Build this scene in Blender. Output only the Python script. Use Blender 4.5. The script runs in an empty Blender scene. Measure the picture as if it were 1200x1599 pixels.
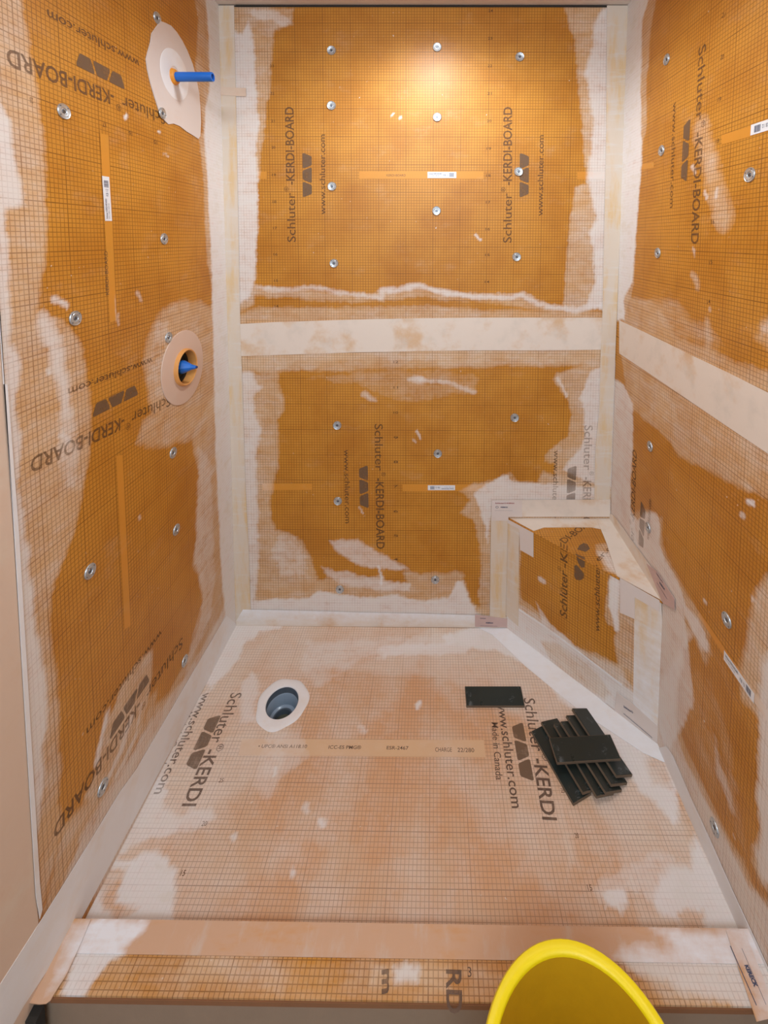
import bpy, bmesh, math, random
import numpy as np
from mathutils import Vector, Matrix
random.seed(7)
SC = bpy.context.scene
COL = SC.collection

# ------------------------------------------------------------------ camera
F_PX, CXP, CYP = 690.0, 673.0, 421.0          # focal length and optical centre for a 1200 x 1599 frame
EYE = np.array([0.0, -1.607, 1.495])
VZ = np.array([678.0, 373.0]); VY = np.array([630.0, 10300.0])
def _dr(v):
    d = np.array([(v[0]-CXP)/F_PX, (v[1]-CYP)/F_PX, 1.0]); return d/np.linalg.norm(d)
_Y = _dr(VZ); _Z = -_dr(VY); _Z = _Z-_Y*np.dot(_Y, _Z); _Z /= np.linalg.norm(_Z); _X = np.cross(_Y, _Z)
ROT = np.array([_X, _Y, _Z])                   # lens axes (right, down, forward) -> room axes
cam_d = bpy.data.cameras.new('camera'); cam = bpy.data.objects.new('camera', cam_d); COL.objects.link(cam)
r_, d_, f_ = ROT[:, 0], ROT[:, 1], ROT[:, 2]
cam.matrix_world = Matrix(((r_[0], -d_[0], -f_[0], EYE[0]), (r_[1], -d_[1], -f_[1], EYE[1]),
                           (r_[2], -d_[2], -f_[2], EYE[2]), (0, 0, 0, 1)))
cam_d.sensor_fit = 'VERTICAL'; cam_d.sensor_height = 36.0; cam_d.sensor_width = 27.0
cam_d.lens = 36.0*F_PX/1599.0
cam_d.shift_x = -(CXP-600.0)/1599.0
cam_d.shift_y = (CYP-799.5)/1599.0
cam_d.clip_start = 0.02
SC.camera = cam

# ------------------------------------------------------------------ world, lights, exposure
w = bpy.data.worlds.new('world'); SC.world = w; w.use_nodes = True
w.node_tree.nodes['Background'].inputs[0].default_value = (0.70, 0.85, 1.0, 1)
w.node_tree.nodes['Background'].inputs[1].default_value = 0.92
def area(name, loc, target, size, power, col, size_y=None):
    l = bpy.data.lights.new(name, 'AREA'); l.energy = power; l.color = col; l.size = size
    if size_y: l.shape = 'RECTANGLE'; l.size_y = size_y
    o = bpy.data.objects.new(name, l); COL.objects.link(o); o.location = loc
    o.rotation_euler = (Vector(target)-Vector(loc)).to_track_quat('-Z', 'Y').to_euler(); return o
area('bathroom_fill', (-0.1, -2.3, 2.28), (-0.05, -0.2, 0.9), 0.9, 38.0, (0.74, 0.87, 1.0), 0.6)  # unseen soft fill added behind the camera to lift floor and lower walls
sl = bpy.data.lights.new('shower_light', 'SPOT'); sl.energy = 27.0; sl.color = (0.86, 0.94, 1.0)
sl.spot_size = math.radians(165); sl.spot_blend = 0.6; sl.shadow_soft_size = 0.06
so = bpy.data.objects.new('shower_light', sl); COL.objects.link(so); so.location = (0.0, -0.42, 2.27)
so.rotation_euler = (0, 0, 0)
SC.view_settings.view_transform = 'Standard'; SC.view_settings.look = 'None'
SC.view_settings.exposure = 0.12; SC.view_settings.gamma = 1.0; SC.view_settings.use_curve_mapping = False

# ------------------------------------------------------------------ helpers
XL, XR, CZ = -0.760, 0.672, 2.312
def ray(p): return ROT @ np.array([(p[0]-CXP)/F_PX, (p[1]-CYP)/F_PX, 1.0])
def hit(p, axis, val):
    r = ray(p); return EYE + r*((val-EYE[axis])/r[axis])
# every surface has flat coordinates (u right, v up as seen from inside the room) in metres
class Plane:
    def __init__(s, o, U, V, N): s.o, s.U, s.V, s.N = [np.array(a, float) for a in (o, U, V, N)]
    def px(s, p):
        r = ray(p); t = np.dot(s.o-EYE, s.N)/np.dot(r, s.N); q = EYE+r*t-s.o
        return np.array([np.dot(q, s.U), np.dot(q, s.V)])
    def pts(s, l): return [tuple(s.px(p)) for p in l]
    def w(s, u, v, n=0.0): return tuple(s.o+s.U*u+s.V*v+s.N*n)
BACK = Plane((0, 0, 0), (1, 0, 0), (0, 0, 1), (0, -1, 0))
LEFT = Plane((XL, 0, 0), (0, 1, 0), (0, 0, 1), (1, 0, 0))
RIGHT = Plane((XR, 0, 0), (0, -1, 0), (0, 0, 1), (-1, 0, 0))
FLOOR = Plane((0, 0, 0), (1, 0, 0), (0, 1, 0), (0, 0, 1))
CURB_Z = 0.045
CURB = Plane((0, 0, CURB_Z), (1, 0, 0), (0, 1, 0), (0, 0, 1))
BZ = 0.441                                    # bench height
BSEAT = Plane((0, 0, BZ), (1, 0, 0), (0, 1, 0), (0, 0, 1))
BA, BB = np.array([0.284, 0.0]), np.array([XR, -0.385])
_bd = (BB-BA)/np.linalg.norm(BB-BA)
BFRONT = Plane((BA[0], BA[1], 0), (_bd[0], _bd[1], 0), (0, 0, 1), (_bd[1], -_bd[0], 0))
BLEN = float(np.linalg.norm(BB-BA))

_rng = np.random.RandomState(3)
_tab = _rng.rand(64, 64)
def vnoise(x, y):
    xi = np.floor(x).astype(int); yi = np.floor(y).astype(int); fx = x-xi; fy = y-yi
    fx = fx*fx*(3-2*fx); fy = fy*fy*(3-2*fy); a = lambda i, j: _tab[(xi+i) % 64, (yi+j) % 64]
    return (a(0, 0)*(1-fx)+a(1, 0)*fx)*(1-fy)+(a(0, 1)*(1-fx)+a(1, 1)*fx)*fy
def fbm(x, y): return (vnoise(x, y)+.5*vnoise(x*2.1+7, y*2.1+3)+.25*vnoise(x*4.3+1, y*4.3+9))/1.75

def polyfield(U, V, poly, soft):
    P = np.array(poly); n = len(P)
    m = soft*1.5
    sel = (U > P[:, 0].min()-m) & (U < P[:, 0].max()+m) & (V > P[:, 1].min()-m) & (V < P[:, 1].max()+m)
    out = np.zeros_like(U)
    u, v = U[sel], V[sel]
    if u.size == 0: return out
    ins = np.zeros(u.shape, bool); dist = np.full(u.shape, 1e9)
    for i in range(n):
        a, b = P[i], P[(i+1) % n]; e = b-a; L = e.dot(e)+1e-12
        t = np.clip(((u-a[0])*e[0]+(v-a[1])*e[1])/L, 0, 1)
        dist = np.minimum(dist, np.hypot(u-a[0]-t*e[0], v-a[1]-t*e[1]))
        c = ((a[1] > v) != (b[1] > v)); xs = a[0]+(v-a[1])*e[0]/(e[1] if abs(e[1]) > 1e-12 else 1e-12)
        ins ^= c & (u < xs)
    sd = np.where(ins, dist, -dist)
    out[sel] = np.clip(.5+sd/soft, 0, 1)
    return out
def strokefield(U, V, line, width, soft):
    P = np.array(line); dist = np.full(U.shape, 1e9)
    for i in range(len(P)-1):
        a, b = P[i], P[i+1]; e = b-a; L = e.dot(e)+1e-12
        t = np.clip(((U-a[0])*e[0]+(V-a[1])*e[1])/L, 0, 1)
        dist = np.minimum(dist, np.hypot(U-a[0]-t*e[0], V-a[1]-t*e[1]))
    return np.clip(.5+(width/2-dist)/soft, 0, 1)

def make_field(plane, spec, warp=0.008):
    """spec rows: (channel, strength, softness, pixel outline) ; channel 'W' thick thinset, 'H' thin haze; 's' prefix = stroke with width"""
    rows = []
    for r in spec:
        rows.append((r[0], r[1], r[2], plane.pts(r[3]), r[4] if len(r) > 4 else None))
    def f(U, V):
        U = np.asarray(U, float); V = np.asarray(V, float)
        Wp = U+warp*2*(fbm(U*22, V*22)-.5)+warp*.9*(vnoise(U*120, V*120)-.5)
        Vp = V+warp*2*(fbm(U*22+31, V*22+17)-.5)+warp*.9*(vnoise(U*120+9, V*120+5)-.5)
        out = {'W': np.zeros(U.shape), 'H': np.zeros(U.shape)}
        for ch, st, soft, pts, wd in rows:
            if wd is None: k = polyfield(Wp, Vp, pts, soft)
            else: k = strokefield(Wp, Vp, pts, wd, soft)
            c = ch[-1]
            if ch[0] == '-': out[c] = out[c]*(1-k*st)
            else: out[c] = out[c]+(1-out[c])*k*st
        return out['W'], out['H']
    return f
NOFIELD = lambda U, V: (np.zeros(np.shape(U)), np.zeros(np.shape(U)))

def link(me, name, mat, parent=None):
    o = bpy.data.objects.new(name, me); COL.objects.link(o)
    if mat is not None:
        me.materials.clear(); me.materials.append(mat)
    if parent is not None: o.parent = parent
    return o
def put_attrs(me, U, V, field):
    W, H = field(U, V)
    at = me.color_attributes.new('film', 'FLOAT_COLOR', 'POINT')
    d = np.zeros((len(U), 4), np.float32); d[:, 0] = W; d[:, 1] = H; d[:, 3] = 1
    at.data.foreach_set('color', d.ravel())
    uv = me.uv_layers.new(name='flat')
    li = np.zeros(len(me.loops), np.int32); me.loops.foreach_get('vertex_index', li)
    uvd = np.stack([np.asarray(U)[li], np.asarray(V)[li]], 1).astype(np.float32)
    uv.data.foreach_set('uv', uvd.ravel())
def surf(name, plane, u0, u1, v0, v1, field, mat, parent=None, n=0.0, thick=0.012, res=0.005, keep=None, snap=None):
    """dense flat panel with its own thickness; keep(u,v) masks cells, used for round cut-outs and slanted ends"""
    nu = max(1, int(round((u1-u0)/res))); nv = max(1, int(round((v1-v0)/res)))
    us = np.linspace(u0, u1, nu+1); vs = np.linspace(v0, v1, nv+1)
    U, V = np.meshgrid(us, vs); U = U.ravel(); V = V.ravel()
    if snap: U, V = snap(U, V)
    co = plane.o+np.outer(U, plane.U)+np.outer(V, plane.V)+plane.N*n
    i = np.arange(nu); j = np.arange(nv); I, J = np.meshgrid(i, j); a = (J*(nu+1)+I).ravel()
    faces = np.stack([a, a+1, a+nu+2, a+nu+1], 1)
    if keep is not None:
        c = keep(U[faces].mean(1), V[faces].mean(1)); faces = faces[c]
    # edge skirt
    bd = [k for k in range(nu+1)]+[(nu+1)*r+nu for r in range(1, nv+1)]+[(nu+1)*nv+k for k in range(nu-1, -1, -1)]+[(nu+1)*r for r in range(nv-1, 0, -1)]
    if keep is None and thick > 0:
        base = len(co); back = co[bd]-plane.N*thick
        co = np.vstack([co, back]); U = np.concatenate([U, U[bd]]); V = np.concatenate([V, V[bd]])
        m = len(bd); sk = [(bd[k], base+k, base+(k+1) % m, bd[(k+1) % m]) for k in range(m)]
        faces = [tuple(f) for f in faces]+sk
        co_l = co.tolist()
    else:
        co_l = co.tolist(); faces = [tuple(f) for f in faces]
    me = bpy.data.meshes.new(name); me.from_pydata(co_l, [], [tuple(int(q) for q in f) for f in faces])
    put_attrs(me, U, V, field)
    return link(me, name, mat, parent)
def strip(name, plane, poly, mat, parent=None, n=0.0, thick=0.0009, field=NOFIELD, px=True, bevel=0):
    """flat cut piece (tape, patch, label) of real thickness lying on a plane"""
    P = plane.pts(poly) if px else poly
    a2 = sum(P[i][0]*P[(i+1) % len(P)][1]-P[(i+1) % len(P)][0]*P[i][1] for i in range(len(P)))
    if a2 < 0: P = P[::-1]
    m = len(P)
    vs = [plane.w(u, v, n+thick) for u, v in P]+[plane.w(u, v, n) for u, v in P]
    flip = np.dot(np.cross(plane.U, plane.V), plane.N) < 0
    fs = [tuple(range(m))]+[(k, k+m, (k+1) % m+m, (k+1) % m) for k in range(m)]
    if flip: fs = [f[::-1] for f in fs]
    me = bpy.data.meshes.new(name); me.from_pydata(vs, [], fs)
    U = np.array([p[0] for p in P]*2); V = np.array([p[1] for p in P]*2)
    put_attrs(me, U, V, field)
    return link(me, name, mat, parent)
def curved(P, k=14):
    return P
def box(name, lo, hi, mat, parent=None, bev=0.0, mw=None):
    bm = bmesh.new(); bmesh.ops.create_cube(bm, size=1)
    for v in bm.verts:
        v.co = Vector([(lo[i]+hi[i])/2+v.co[i]*(hi[i]-lo[i]) for i in range(3)])
    if bev: bmesh.ops.bevel(bm, geom=bm.edges[:], offset=bev, segments=2, affect='EDGES')
    if mw is not None: bmesh.ops.transform(bm, matrix=mw, verts=bm.verts)
    me = bpy.data.meshes.new(name); bm.to_mesh(me); bm.free()
    return link(me, name, mat, parent)
def lathe(name, prof, mat, parent=None, seg=48, mw=None, smooth=True, closed=False):
    """prof: (radius, height) pairs turned about local z"""
    vs = []; fs = []; n = len(prof)
    for i in range(seg):
        a = 2*math.pi*i/seg
        for r, h in prof: vs.append((r*math.cos(a), r*math.sin(a), h))
    m = n if closed else n-1
    for i in range(seg):
        for j in range(m):
            j2 = (j+1) % n; i2 = (i+1) % seg
            fs.append((i*n+j, i2*n+j, i2*n+j2, i*n+j2))
    me = bpy.data.meshes.new(name); me.from_pydata(vs, [], fs)
    bm = bmesh.new(); bm.from_mesh(me); bmesh.ops.remove_doubles(bm, verts=bm.verts, dist=1e-6)
    bmesh.ops.recalc_face_normals(bm, faces=bm.faces)
    if mw is not None: bmesh.ops.transform(bm, matrix=mw, verts=bm.verts)
    bm.to_mesh(me); bm.free()
    if smooth:
        for p in me.polygons: p.use_smooth = True
    o = link(me, name, mat, parent)
    if smooth:
        try: me.set_sharp_from_angle(angle=math.radians(40))
        except Exception: pass
    return o
def empty(name, loc, label, cat, group=None):
    o = bpy.data.objects.new(name, None); COL.objects.link(o); o.location = loc; o.empty_display_size = .05
    tag(o, label, cat, group); return o
def tag(o, label, cat, group=None):
    o['label'] = label; o['category'] = cat
    if group: o['group'] = group
def keep_world(o, parent):
    """parent o to an empty that has only a location, leaving o where it stands"""
    o.parent = parent; o.matrix_parent_inverse = Matrix.Translation(-Vector(parent.location))

# ------------------------------------------------------------------ materials
class NT:
    def __init__(s, name):
        s.m = bpy.data.materials.new(name); s.m.use_nodes = True; s.t = s.m.node_tree
        s.b = s.t.nodes['Principled BSDF']
    def n(s, ty, **kw):
        x = s.t.nodes.new(ty)
        for k, v in kw.items(): setattr(x, k, v)
        return x
    def l(s, a, b): s.t.links.new(a, b)
    def math(s, op, a, b=None, c=None, clamp=False):
        x = s.n('ShaderNodeMath', operation=op); x.use_clamp = clamp
        for i, q in enumerate((a, b, c)):
            if q is None: continue
            if isinstance(q, (int, float)): x.inputs[i].default_value = q
            else: s.l(q, x.inputs[i])
        return x.outputs[0]
    def mix(s, f, a, b, mode='MIX'):
        x = s.n('ShaderNodeMix', data_type='RGBA', blend_type=mode)
        for q, k in ((f, 0), (a, 6), (b, 7)):
            if isinstance(q, (int, float)): x.inputs[k].default_value = q
            elif isinstance(q, tuple): x.inputs[k].default_value = (*q, 1)
            else: s.l(q, x.inputs[k])
        return x.outputs[2]
    def noise(s, vec, scale, detail=3, rough=.5, stretch=None):
        if stretch:
            mp = s.n('ShaderNodeMapping'); mp.inputs['Scale'].default_value = stretch; s.l(vec, mp.inputs[0]); vec = mp.outputs[0]
        x = s.n('ShaderNodeTexNoise'); x.inputs['Scale'].default_value = scale; x.inputs['Detail'].default_value = detail
        x.inputs['Roughness'].default_value = rough; s.l(vec, x.inputs['Vector']); return x.outputs[0]
    def ramp(s, v, lo, hi):
        x = s.n('ShaderNodeMapRange', interpolation_type='SMOOTHSTEP'); x.inputs[1].default_value = lo; x.inputs[2].default_value = hi
        s.l(v, x.inputs[0]); return x.outputs[0]
def uvvec(nt):
    uv = nt.n('ShaderNodeUVMap', uv_map='flat'); return uv.outputs[0]
def film(nt, vec, streak=None):
    at = nt.n('ShaderNodeAttribute', attribute_name='film'); sp = nt.n('ShaderNodeSeparateColor'); nt.l(at.outputs['Color'], sp.inputs[0])
    n1 = nt.noise(vec, 14, 5, .6); n2 = nt.noise(vec, 60, 4, .65); n3 = nt.noise(vec, 9, 4, .6, (1, 7, 1))
    nn = nt.math('ADD', nt.math('MULTIPLY', n1, .45), nt.math('ADD', nt.math('MULTIPLY', n2, .25), nt.math('MULTIPLY', n3, .30)))
    cen = nt.math('SUBTRACT', nn, .5)
    def ch(c, amp):
        has = nt.ramp(c, 0.0, .12)
        return nt.math('MULTIPLY', has, nt.math('ADD', c, nt.math('MULTIPLY', cen, amp)), clamp=True)
    return ch(sp.outputs[0], 2.2), ch(sp.outputs[1], 1.9), cen
def gridline(nt, vec, pitch, width, soft):
    sx = nt.n('ShaderNodeSeparateXYZ'); nt.l(vec, sx.inputs[0]); outs = []
    for c in (0, 1):
        fr = nt.math('FRACT', nt.math('DIVIDE', nt.math('ADD', sx.outputs[c], 10.0), pitch))
        d = nt.math('MULTIPLY', nt.math('SUBTRACT', .5, nt.math('ABSOLUTE', nt.math('SUBTRACT', fr, .5))), pitch)   # 0 on the line
        mr = nt.n('ShaderNodeMapRange'); mr.inputs[1].default_value = width/2-soft/2; mr.inputs[2].default_value = width/2+soft/2
        mr.inputs[3].default_value = 1; mr.inputs[4].default_value = 0; nt.l(d, mr.inputs[0]); outs.append(mr.outputs[0])
    return nt.math('MAXIMUM', outs[0], outs[1])
WHITE = (0.85, 0.855, 0.89)
def board_mat(name, base, base2, haze, line_col, grid=True, lw=0.0015, lk=.88, rough=.42, bold=True, amount=0.0, pitch=.0098):
    nt = NT(name); vec = uvvec(nt)
    W, H, cen = film(nt, vec)
    mott = nt.ramp(nt.noise(vec, 5, 5, .6), .35, .68)
    c = nt.mix(mott, base, base2)
    # accidental dusty wipes and specks
    dust = nt.math('MULTIPLY', nt.ramp(nt.noise(vec, 7, 6, .7, (1, 1.6, 1)), .53, .78), .17)
    if amount: dust = nt.math('ADD', dust, nt.math('MULTIPLY', nt.ramp(nt.noise(vec, 4.5, 7, .72), .40, .68), amount), clamp=True)
    c = nt.mix(dust, c, haze)
    sp = nt.math('MULTIPLY', nt.ramp(nt.noise(vec, 85, 2, .5), .735, .76), nt.ramp(nt.noise(vec, 6, 2), .45, .6))
    hz = nt.math('MULTIPLY', H, .82)
    c = nt.mix(hz, c, nt.mix(nt.ramp(nt.noise(vec, 8, 6, .65, (1, 2.2, 1)), .42, .68), haze, (.77, .69, .60)))
    if grid:
        g = gridline(nt, vec, pitch, lw, .0007)
        vis = nt.math('ADD', .62, nt.math('MULTIPLY', nt.noise(vec, 18, 2), .55))
        if bold:
            g2 = gridline(nt, vec, pitch*10, lw*1.35, .0008); g = nt.math('MAXIMUM', nt.math('MULTIPLY', g, .82), g2)
        k = nt.math('MULTIPLY', nt.math('MULTIPLY', g, lk), nt.math('MULTIPLY', vis, nt.math('SUBTRACT', 1.0, nt.math('MULTIPLY', W, .88))), clamp=True)
        k = nt.math('MULTIPLY', k, nt.math('SUBTRACT', 1.0, nt.math('MULTIPLY', H, .35)))
    wc = nt.mix(nt.ramp(cen, -.15, .15), WHITE, (0.74, 0.69, 0.64))
    c = nt.mix(nt.math('MULTIPLY', W, .93), c, wc)
    if grid: c = nt.mix(k, c, line_col)
    c = nt.mix(nt.math('MULTIPLY', sp, .75), c, (.75, .68, .6))
    nt.l(c, nt.b.inputs['Base Color'])
    fl = nt.math('MAXIMUM', W, H)
    nt.l(nt.math('ADD', rough, nt.math('MULTIPLY', fl, .35)), nt.b.inputs['Roughness'])
    nt.b.inputs['Specular IOR Level'].default_value = .35
    bp = nt.n('ShaderNodeBump'); bp.inputs['Strength'].default_value = .25; bp.inputs['Distance'].default_value = .002
    nt.l(nt.math('ADD', W, nt.math('MULTIPLY', nt.noise(vec, 90, 3), .35)), bp.inputs['Height']); nt.l(bp.outputs[0], nt.b.inputs['Normal'])
    return nt.m
OR1, OR2 = (0.60, 0.262, 0.034), (0.50, 0.195, 0.020)
HZ = (0.74, 0.575, 0.41)
M_BOARD = board_mat('orange_foam_board', OR1, OR2, HZ, (.16, .055, .008))
M_BAR = board_mat('orange_foam_board_plain', (0.66, 0.27, 0.035), OR1, HZ, (.2, .09, .02), grid=False)
M_FLOOR = board_mat('orange_membrane', (0.66, 0.37, 0.20), (0.67, 0.46, 0.31), (0.76, 0.65, 0.57), (.20, .11, .07), amount=.6, lk=.72, lw=.0011, rough=.5)
M_FBAR = board_mat('orange_membrane_plain', (0.70, 0.46, 0.27), (0.68, 0.45, 0.28), (0.74, 0.60, 0.49), (.22, .11, .06), grid=False, amount=.4, rough=.5)
def tape_mat(name, a, b, c2, sx=(1, 1, 1), t0=.5, t1=.68):
    nt = NT(name); vec = uvvec(nt)
    n1 = nt.ramp(nt.noise(vec, 6, 5, .6, sx), t0, t1); n2 = nt.ramp(nt.noise(vec, 11, 5, .65, (sx[1], sx[0], 1)), .5, .75)
    c = nt.mix(n1, a, b); c = nt.mix(nt.math('MULTIPLY', n2, .8), c, c2)
    W, H, cen = film(nt, vec)
    c = nt.mix(nt.math('MULTIPLY', W, .95), c, WHITE)
    nt.l(c, nt.b.inputs['Base Color']); nt.b.inputs['Roughness'].default_value = .7
    nt.b.inputs['Specular IOR Level'].default_value = .3
    bp = nt.n('ShaderNodeBump'); bp.inputs['Strength'].default_value = .2; bp.inputs['Distance'].default_value = .002
    nt.l(nt.noise(vec, 40, 4), bp.inputs['Height']); nt.l(bp.outputs[0], nt.b.inputs['Normal'])
    return nt.m
BEIGE = (0.75, 0.65, 0.56)
M_TAPE = tape_mat('seam_tape', BEIGE, (0.67, 0.46, 0.29), (0.66, 0.58, 0.50))
M_TAPEV = tape_mat('corner_tape', (0.69, 0.58, 0.47), (0.70, 0.50, 0.28), (0.70, 0.66, 0.63), (3.5, .6, 1), .46, .66)
M_TAPEF = tape_mat('floor_tape', (0.64, 0.40, 0.26), (0.66, 0.34, 0.14), (0.65, 0.52, 0.43), (.7, 2, 1))
M_MEMB = tape_mat('pale_membrane', (0.70, 0.53, 0.41), (0.71, 0.57, 0.45), (0.69, 0.49, 0.35), (1, 1, 1))
M_PATCH = tape_mat('membrane_patch', (0.70, 0.61, 0.56), (0.68, 0.61, 0.58), (0.69, 0.57, 0.50))
M_THIN = tape_mat('smoothed_thinset', (0.80, 0.78, 0.78), (0.78, 0.71, 0.66), (0.83, 0.83, 0.85))
M_COLLAR = tape_mat('sealing_collar', (0.66, 0.48, 0.38), (0.66, 0.50, 0.40), (0.66, 0.46, 0.35))
def ink_mat(name, col, faded, k=.6):
    nt = NT(name); at = nt.n('ShaderNodeAttribute', attribute_name='film'); sp = nt.n('ShaderNodeSeparateColor'); nt.l(at.outputs['Color'], sp.inputs[0])
    f = nt.math('ADD', nt.math('MULTIPLY', sp.outputs[0], .85), nt.math('MULTIPLY', sp.outputs[1], .35), clamp=True)
    tc = nt.n('ShaderNodeTexCoord'); wear = nt.ramp(nt.noise(tc.outputs['Object'], 30, 4, .6), .45, .75)
    c = nt.mix(f, col, faded); nt.l(c, nt.b.inputs['Base Color']); nt.b.inputs['Roughness'].default_value = .6
    a = nt.math('SUBTRACT', k, nt.math('ADD', nt.math('MULTIPLY', f, k*.55), nt.math('MULTIPLY', wear, .2)), clamp=True)
    nt.l(a, nt.b.inputs['Alpha']); return nt.m
M_INK = ink_mat('brown_print', (.16, .070, .022), (.34, .24, .17), .74)
M_INKF = ink_mat('grey_brown_print', (.13, .075, .05), (.30, .22, .18), .80)
M_INKL = ink_mat('logo_print', (.17, .10, .055), (.28, .21, .17), .75)
def plain(name, col, rough=.5, metal=0.0, spec=.5, bump=0.0, var=.06):
    nt = NT(name); tc = nt.n('ShaderNodeTexCoord'); nz = nt.noise(tc.outputs['Object'], 25, 4, .6)
    lo = tuple(max(0, c*(1-var*2)) for c in col)
    nt.l(nt.mix(nz, lo, tuple(min(1, c*(1+var)) for c in col)), nt.b.inputs['Base Color'])
    nt.b.inputs['Roughness'].default_value = rough; nt.b.inputs['Metallic'].default_value = metal
    nt.b.inputs['Specular IOR Level'].default_value = spec
    if bump:
        bp = nt.n('ShaderNodeBump'); bp.inputs['Strength'].default_value = bump; bp.inputs['Distance'].default_value = .001
        nt.l(nt.noise(tc.outputs['Object'], 160, 3), bp.inputs['Height']); nt.l(bp.outputs[0], nt.b.inputs['Normal'])
    return nt.m
M_PLASTER = plain('painted_plaster', (.62, .50, .42), .8, bump=.3)
M_DARK = plain('dark_gap', (.03, .025, .02), .9)
M_ZINC = plain('galvanised_steel', (.55, .58, .60), .38, .75)
M_SCREW = plain('dark_screw', (.16, .17, .19), .35, .8)
M_BLUE = plain('blue_plastic', (.008, .15, .60), .38)
M_BLUE_D = plain('blue_plastic_bore', (.004, .03, .16), .6)
M_ORP = plain('orange_rubber', (.78, .30, .03), .45)
M_ORPD = plain('orange_sleeve', (.72, .33, .09), .5)
M_BLACK = plain('black_cavity', (.006, .006, .007), .8)
M_PVC = plain('dark_grey_pvc', (.085, .105, .13), .32)
M_PVCL = plain('grey_pvc', (.26, .33, .41), .22)
M_FLANGE = plain('pale_flange', (.58, .56, .54), .6, bump=.3)
M_TRAP = plain('murky_trap', (.10, .10, .07), .2)
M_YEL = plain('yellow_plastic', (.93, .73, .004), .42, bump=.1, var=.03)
M_YELIN = plain('yellow_plastic_shaded', (.62, .34, .003), .6, bump=.2)  # bucket's inside: its shade is put into this darker yellow
M_PAPER = plain('white_label_paper', (.78, .78, .80), .6, var=.02)
M_BARS = plain('label_print', (.07, .08, .14), .6)
M_RED = plain('label_print_red', (.35, .05, .05), .6)
M_PINK = plain('pink_membrane_label', (.60, .42, .38), .7)
M_EDGE = plain('cut_foam_edge', (.30, .13, .055), .85, bump=.5)
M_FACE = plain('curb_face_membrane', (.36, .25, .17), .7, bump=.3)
M_DOORFLOOR = plain('bathroom_floor', (.30, .24, .20), .6, bump=.2)
def tile_mat():
    nt = NT('dark_glazed_tile'); tc = nt.n('ShaderNodeTexCoord'); o = tc.outputs['Object']
    oi = nt.n('ShaderNodeObjectInfo')
    c = nt.mix(oi.outputs['Random'], (.022, .033, .031), (.030, .031, .023))
    n = nt.noise(o, 30, 4); c = nt.mix(nt.math('MULTIPLY', n, .5), c, (.010, .020, .024))
    scr = nt.math('MULTIPLY', nt.ramp(nt.noise(o, 26, 6, .75, (1, 1.5, 1)), .62, .72), .5)
    sx = nt.n('ShaderNodeSeparateXYZ'); nt.l(o, sx.inputs[0])
    endm = nt.ramp(nt.math('ABSOLUTE', sx.outputs[0]), .068, .084)
    sc2 = nt.math('MULTIPLY', nt.math('MULTIPLY', endm, nt.ramp(nt.noise(o, 38, 5, .7, (1.6, .8, 1)), .52, .62)), .55)
    scr = nt.math('MAXIMUM', scr, sc2)
    c = nt.mix(scr, c, (.20, .23, .24)); nt.l(c, nt.b.inputs['Base Color'])
    nt.l(nt.math('ADD', .20, nt.math('MULTIPLY', n, .22)), nt.b.inputs['Roughness'])
    nt.b.inputs['Specular IOR Level'].default_value = .4
    return nt.m
M_TILE = tile_mat()
M_TBODY = plain('tile_clay_body', (.15, .11, .075), .75, bump=.3)

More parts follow.
